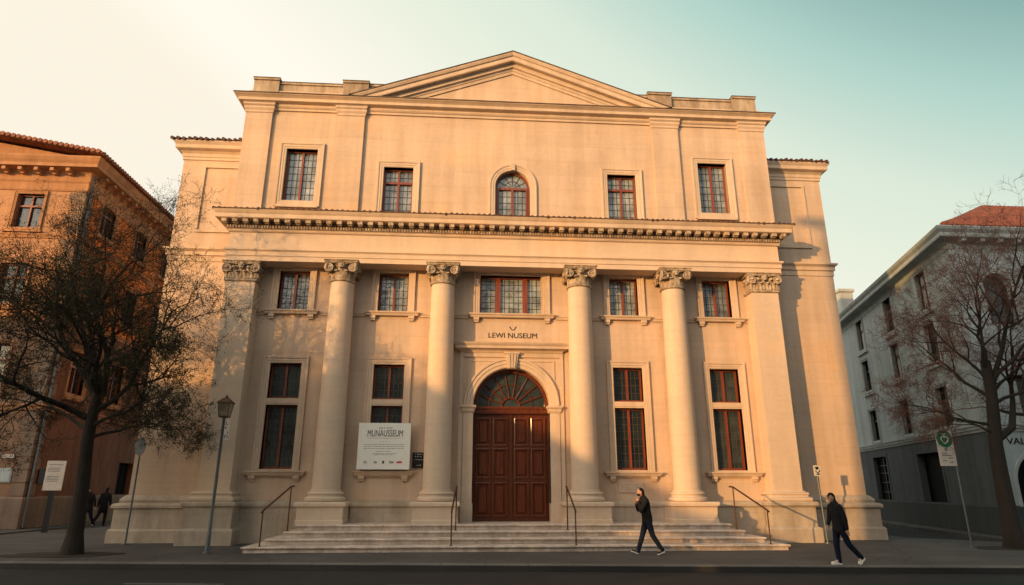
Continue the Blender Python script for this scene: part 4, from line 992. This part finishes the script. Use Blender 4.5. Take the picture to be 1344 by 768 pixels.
b.tube([(PX-.0,-.058,3.22),(PX-.06,-.058,3.26),(PX-.12,-.058,3.2),(PX-.10,-.058,3.12),(PX,-.058,3.03),(PX+.10,-.058,3.12),(PX+.12,-.058,3.2),(PX+.06,-.058,3.26),(PX,-.058,3.22)],.016,5); b.tube([(PX,-.058,3.24),(PX-.03,-.058,3.33)],.014,5); b.tube([(PX-.07,-.058,3.34),(PX,-.058,3.3),(PX+.06,-.058,3.35)],.012,5)
b.build('emblem',M['white'],sgn)
b=MB(); b.prism([(PX-.08,2.88),(PX+.02,2.92),(PX+.06,2.86),(PX-.02,2.78)],lambda u,v:(u,-.05,v),lambda u,v:(u,-.054,v))
for z,x0,x1 in ((2.72,-.16,.0),(2.66,-.18,.14),(2.58,.02,.18),(2.50,-.18,-.04),(2.45,.04,.16)): b.box(PX+x0,PX+x1,-.053,-.05,z,z+.035)
b.build('print',M['greyink'],sgn)
o=thing('info_stele','black post carrying a pale information panel beside the orange palazzo','information sign',(-17.9,5.6,0),R(6))
b=MB(); b.box(-.09,.09,-.06,.06,0,1.62); b.build('post',M['black'],o)
b=MB(); b.box(-.34,.34,-.09,-.03,1.58,2.72); pn=b.build('panel',M['cream'],o)
b=MB()
for z in (2.56,2.42,2.36,2.30,2.1,2.04,1.98,1.92): b.box(-.26,.26 if z>2.5 else .18,-.093,-.09,z,z+.025)
b.build('print',M['greyink'],pn)

# ------------------------------------------------------------------ people
SK=plain('skin',(.42,.24,.17),.55,0,.3,.06,20)
CLOTH={'black':plain('black_cloth',(.012,.012,.014),.9,0,.15,.2,30,.3),'jeans':plain('denim',(.017,.022,.036),.9,0,.1,.25,40,.3),'navy':plain('navy_cloth',(.010,.014,.03),.9,0,.1,.2,30,.3),'hair':plain('dark_hair',(.012,.009,.007),.7,0,.2,.3,60,.5),'shoe':plain('black_shoe',(.015,.015,.016),.5,0,.3),'sole':plain('white_rubber',(.7,.68,.64),.6,0,.3)}
def limb(mb,a,b,ra,rb,n=12):
    """tapered limb with rounded ends; radii (along the walk, across)"""
    a,b=Vector(a),Vector(b); ra=ra if isinstance(ra,tuple) else (ra,ra); rb=rb if isinstance(rb,tuple) else (rb,rb)
    d=(b-a).normalized(); side=Vector((0,1,0)); side=(side-d*side.dot(d)); side=side.normalized() if side.length>.2 else d.orthogonal().normalized(); fwd_=side.cross(d)
    rings=[]
    for t,k in ((-.85,.5),(-.5,.86),(0,1.0)): rings.append((a+d*(t*min(ra)),ra[0]*k,ra[1]*k))
    rings.append(((a+b)/2,(ra[0]+rb[0])/2,(ra[1]+rb[1])/2))
    for t,k in ((0,1.0),(.5,.86),(.85,.5)): rings.append((b+d*(t*min(rb)),rb[0]*k,rb[1]*k))
    vs=[];fs=[]
    for c_,rx,ry in rings:
        for q in range(n):
            an=2*PI*q/n; vs.append(tuple(c_+fwd_*(rx*math.cos(an))+side*(ry*math.sin(an))))
    for i in range(len(rings)-1):
        for q in range(n): fs.append((i*n+q,i*n+(q+1)%n,(i+1)*n+(q+1)%n,(i+1)*n+q))
    fs.append(tuple(range(n))[::-1]); fs.append(tuple((len(rings)-1)*n+q for q in range(n))); mb.add(vs,fs)
def skinned(chains,subdiv=1):
    out=MB()
    for ch_ in chains:
        for (p,r),(p2,r2_) in zip(ch_,ch_[1:]): limb(out,p,p2,r,r2_)
    return out
def fused(mb,name,mat_,parent,vox=.009,smooth=6):
    o=mb.build('tmpf',mat_,None); m=o.modifiers.new('r','REMESH'); m.mode='VOXEL'; m.voxel_size=vox; s_=o.modifiers.new('s','SMOOTH'); s_.iterations=smooth; s_.factor=.5
    dg=bpy.context.evaluated_depsgraph_get(); me=bpy.data.meshes.new_from_object(o.evaluated_get(dg)); old=o.data; bpy.data.objects.remove(o); bpy.data.meshes.remove(old)
    me.name=name; me.materials.clear(); me.materials.append(mat_); me.polygons.foreach_set('use_smooth',[True]*len(me.polygons))
    r=bpy.data.objects.new(name,me); C.objects.link(r)
    if parent: r.parent=parent
    return r
def V(*a): return Vector(a)
def hand(mb,w_,d,side,curl=.6):
    """palm and five fingers from wrist w_ along d; local across vector = side"""
    d=V(*d).normalized(); s_=V(*side).normalized(); nrm=d.cross(s_).normalized(); w_=V(*w_)
    k=w_+d*.09
    ch=[[(tuple(w_),(.024,.018)),(tuple(w_+d*.05),(.036,.016)),(tuple(k),(.038,.015))]]
    m=skinned(ch,1); mb.add(m.v,m.f)
    for i,l in enumerate((.068,.078,.073,.058)):
        b0=w_+d*.075+s_*(-.027+.018*i); b1=b0+d*.02; d1=(d+nrm*curl*.5).normalized(); d2=(d+nrm*curl*1.4).normalized()
        p1=b1+d1*l*.5; p2=p1+d2*l*.5; mb.tube([b0,b1,p1,p2],[.0095,.0095,.009,.007],7)
    t0=w_+d*.03-s_*.025; t1=t0-s_*.028+d*.028; t2=t1+d*.03+nrm*.012; mb.tube([t0,t1,t2],[.012,.011,.008],7)
def person(name,label,loc,rotz,J,cap=None,trousers='jeans',coat=.0,mask=False,sole=True,group=None):
    """J: joints, person facing -X in local space"""
    o=thing(name,label,'person',loc,rotz,group)
    P=lambda k: tuple(J[k])
    pel,che,nek,hd=V(*J['pel']),V(*J['che']),V(*J['nek']),V(*J['hd'])
    mid=pel.lerp(che,.5)
    # body
    body=skinned([[(tuple(pel),(.115,.155)),(tuple(mid),(.105,.14)),(tuple(che),(.12,.165)),(tuple(nek),(.062,.062)),(tuple(nek.lerp(hd,.55)),(.055,.058))]]+
        [[(tuple(che+V(0,0,.07)),.07),(P('sh'+q),.06),(P('el'+q),.042),(P('wr'+q),.028)] for q in 'lr']+
        [[(tuple(pel),.10),(P('hi'+q),.088),(P('kn'+q),.058),(P('an'+q),.042),(P('to'+q),.035)] for q in 'lr'])
    f=V(*J.get('face',(-1,0,0))).normalized(); sd=f.cross(V(0,0,1)).normalized(); upv=sd.cross(f)
    hb=MB()
    def hp(a,s_,u): return hd+f*a+sd*s_+upv*u
    hb.ball((0,0,0),(.098,.076,.118),16,12)                   # skull, then jaw, nose, ears, brow
    hb.ball((.03,0,-.055),(.068,.056,.07),12,8); hb.tube([(.088,0,.015),(.112,0,-.025),(.092,0,-.035)],[.010,.016,.012],7)
    for s_ in (-1,1): hb.ball((-.005,s_*.076,-.01),(.022,.010,.032),8,6); hb.ball((.088,s_*.03,.012),(.014,.018,.008),8,6)
    hb.ball((.088,0,-.062),(.012,.022,.008),8,6); hb.ball((.075,0,-.1),(.02,.025,.018),8,6)
    hv=[hp(x,y,z) for x,y,z in hb.v]; body.add(hv,hb.f)
    for q in 'lr':
        wr=V(*J['wr'+q]); el=V(*J['el'+q]); hand(body,wr,(wr-el).normalized()+V(*J.get('hd'+q,(0,0,0))),(1,0,0) if abs((wr-el).normalized().x)<.8 else (0,0,1),.7)
    body_o=fused(body,'body',SK,o,.0085,4)
    # coat: torso and sleeves
    hem=pel-V(0,0,coat)
    c_=skinned([[(tuple(hem),(.145,.185)),(tuple(pel+V(0,0,.06)),(.142,.18)),(tuple(mid),(.137,.172)),(tuple(che),(.148,.195)),(tuple(che+V(-.02,0,.1)),(.12,.17)),(tuple(nek+V(0,0,-.015)),(.085,.085)),(tuple(nek+V(0,0,.04)),(.075,.075))]]+
        [[(tuple(che+V(0,0,.05)),.10),(P('sh'+q),.082),(P('el'+q),.062),(tuple(V(*J['el'+q]).lerp(V(*J['wr'+q]),.93)),.045)] for q in 'lr'])
    rnd=random.Random(4)
    fused(c_,'jacket',CLOTH['black'],o,.012,4)
    tr=skinned([[(tuple(pel+V(0,0,.05)),(.13,.16)),(tuple(pel),(.132,.165))]]+[[(tuple(pel),.115),(P('hi'+q),.102),(P('kn'+q),.075),(tuple(V(*J['kn'+q]).lerp(V(*J['an'+q]),.5)),.068),(tuple(V(*J['an'+q]).lerp(V(*J['kn'+q]),-.07)),.060)] for q in 'lr'])
    fused(tr,'trousers',CLOTH[trousers],o,.012,4)
    for q in 'lr':
        an,to=V(*J['an'+q]),V(*J['to'+q]); dr=(to-an); dr.z*=1; fl=V(dr.x,dr.y,0); 
        heel=V(*J.get('he'+q,(an.x+.06,an.y,an.z-.07)))
        dd=(to-heel).normalized(); sdv=dd.cross(V(0,0,1)).normalized(); un=sdv.cross(dd)
        b=MB(); K=9
        def sec(tt,w_,h0,h1): 
            c0=heel+dd*((to-heel).length*tt*1.0); return [c0+sdv*w_+un*h0, c0+sdv*w_*.8+un*h1, c0-sdv*w_*.8+un*h1, c0-sdv*w_+un*h0]
        prof=[(-.06,.028,.0,.05),(.0,.036,.0,.085),(.2,.038,.0,.095),(.4,.037,.0,.088),(.6,.042,.0,.066),(.8,.046,.0,.052),(1.0,.042,.0,.045),(1.12,.028,.0,.034)]
        vs=[];fs=[]
        for pr in prof: vs+=sec(*pr)
        n=len(prof)
        for i in range(n-1):
            for k in range(4): fs.append((i*4+k,i*4+(k+1)%4,(i+1)*4+(k+1)%4,(i+1)*4+k))
        fs.append((3,2,1,0)); fs.append(tuple((n-1)*4+k for k in range(4))); b.add(vs,fs)
        sh_=b.build('shoe',CLOTH['shoe'] if sole!='white' else CLOTH['sole'],o,angle=60)
        if sole:
            b=MB(); vs=[];fs=[]
            for tt,w_,h0,h1 in prof:
                c0=heel+dd*((to-heel).length*tt); vs+=[c0+sdv*(w_+.006)-un*.02,c0+sdv*(w_+.006)+un*.012,c0-sdv*(w_+.006)+un*.012,c0-sdv*(w_+.006)-un*.02]
            for i in range(n-1):
                for k in range(4): fs.append((i*4+k,i*4+(k+1)%4,(i+1)*4+(k+1)%4,(i+1)*4+k))
            fs.append((3,2,1,0)); fs.append(tuple((n-1)*4+k for k in range(4))); b.add(vs,fs); b.build('sole',CLOTH['sole'],sh_)
    # hair or cap
    b=MB(); b.ball((0,0,0),(.106,.085,.126),18,12)
    keep=[]
    hm=MB(); 
    for fc in b.f:
        c0=sum((V(*b.v[i]) for i in fc),V(0,0,0))/len(fc)
        if (c0.z>.035+max(0,c0.x)*.45 and not(cap is None and mask and c0.x>.03)) or (c0.x<-.02 and c0.z>-.06): hm.add([hp(*b.v[i]) for i in fc],[tuple(range(len(fc)))])
    hm.build('hair' if not cap else 'cap',CLOTH['hair'],o,smooth=True)
    if cap:
        b=MB(); b.prism([(.075,-.06),(.075,.06),(.13,.05),(.15,.02),(.15,-.02),(.13,-.05)],lambda x,y:hp(x,y,.055),lambda x,y:hp(x,y,.045)); b.build('cap_peak',CLOTH['hair'],o)
    if mask:
        b=MB(); b.ball((.04,0,-.055),(.074,.064,.055),12,8); mv=[hp(x,y,z) for x,y,z in b.v]; b.v=[tuple(v) for v in mv]; b.build('scarf',CLOTH['black'],o,smooth=True)
    return o
m1={'pel':(.03,0,.93),'che':(-.02,0,1.33),'nek':(-.06,0,1.50),'hd':(-.115,0,1.635),'face':(-1,.05,-.12),
    'shl':(-.01,.18,1.41),'ell':(-.14,.25,1.16),'wrl':(-.24,.06,1.32),'shr':(-.02,-.18,1.41),'elr':(-.19,-.24,1.14),'wrr':(-.20,-.05,1.39),
    'hil':(.02,.09,.88),'knl':(-.10,.10,.50),'anl':(-.24,.10,.10),'tol':(-.42,.10,.085),'hel':(-.24,.10,.022),
    'hir':(.03,-.09,.88),'knr':(.13,-.10,.50),'anr':(.36,-.10,.15),'tor':(.25,-.10,.022),'her':(.43,-.10,.085)}
person('person','person with a dark scarf and raised hands striding left past the steps',(3.40,-4.35,.0),0,m1,trousers='jeans',coat=.08,mask=True).scale=(.97,.97,.97)
m2={'pel':(.05,0,.93),'che':(.03,0,1.33),'nek':(.0,0,1.50),'hd':(-.05,0,1.635),'face':(-1,-.05,-.1),
    'shl':(.0,.18,1.41),'ell':(-.04,.235,1.13),'wrl':(-.13,.18,.95),'shr':(.02,-.18,1.41),'elr':(.10,-.235,1.13),'wrr':(.13,-.235,.86),
    'hil':(.03,.09,.88),'knl':(-.02,.10,.49),'anl':(-.0,.10,.095),'tol':(-.19,.10,.022),'hel':(.04,.10,.022),
    'hir':(.06,-.09,.88),'knr':(.19,-.10,.50),'anr':(.46,-.10,.20),'tor':(.42,-.10,.035),'her':(.54,-.10,.165)}
person('person','person in a dark cap, black jacket and white trainers walking left near the kerb',(7.15,-7.12,.016),0,m2,cap=True,trousers='navy',coat=.08,sole='white').scale=(.90,.90,.90)
m3=dict(m1); m3.update({'wrl':(-.12,.26,.92),'ell':(-.02,.25,1.14),'wrr':(.1,-.26,.92),'elr':(.06,-.25,1.14)})
person('person','dim pedestrian in dark clothes in the alley, next to the dark tree trunk',(-18.65,9.8,-.06),R(75),m3,trousers='navy',coat=.15,sole=None)
person('person','dim pedestrian in dark clothes in the alley, next to the palazzo doorway',(-18.55,11.0,-.06),R(-100),m2,trousers='black' ,coat=.2,sole=None)
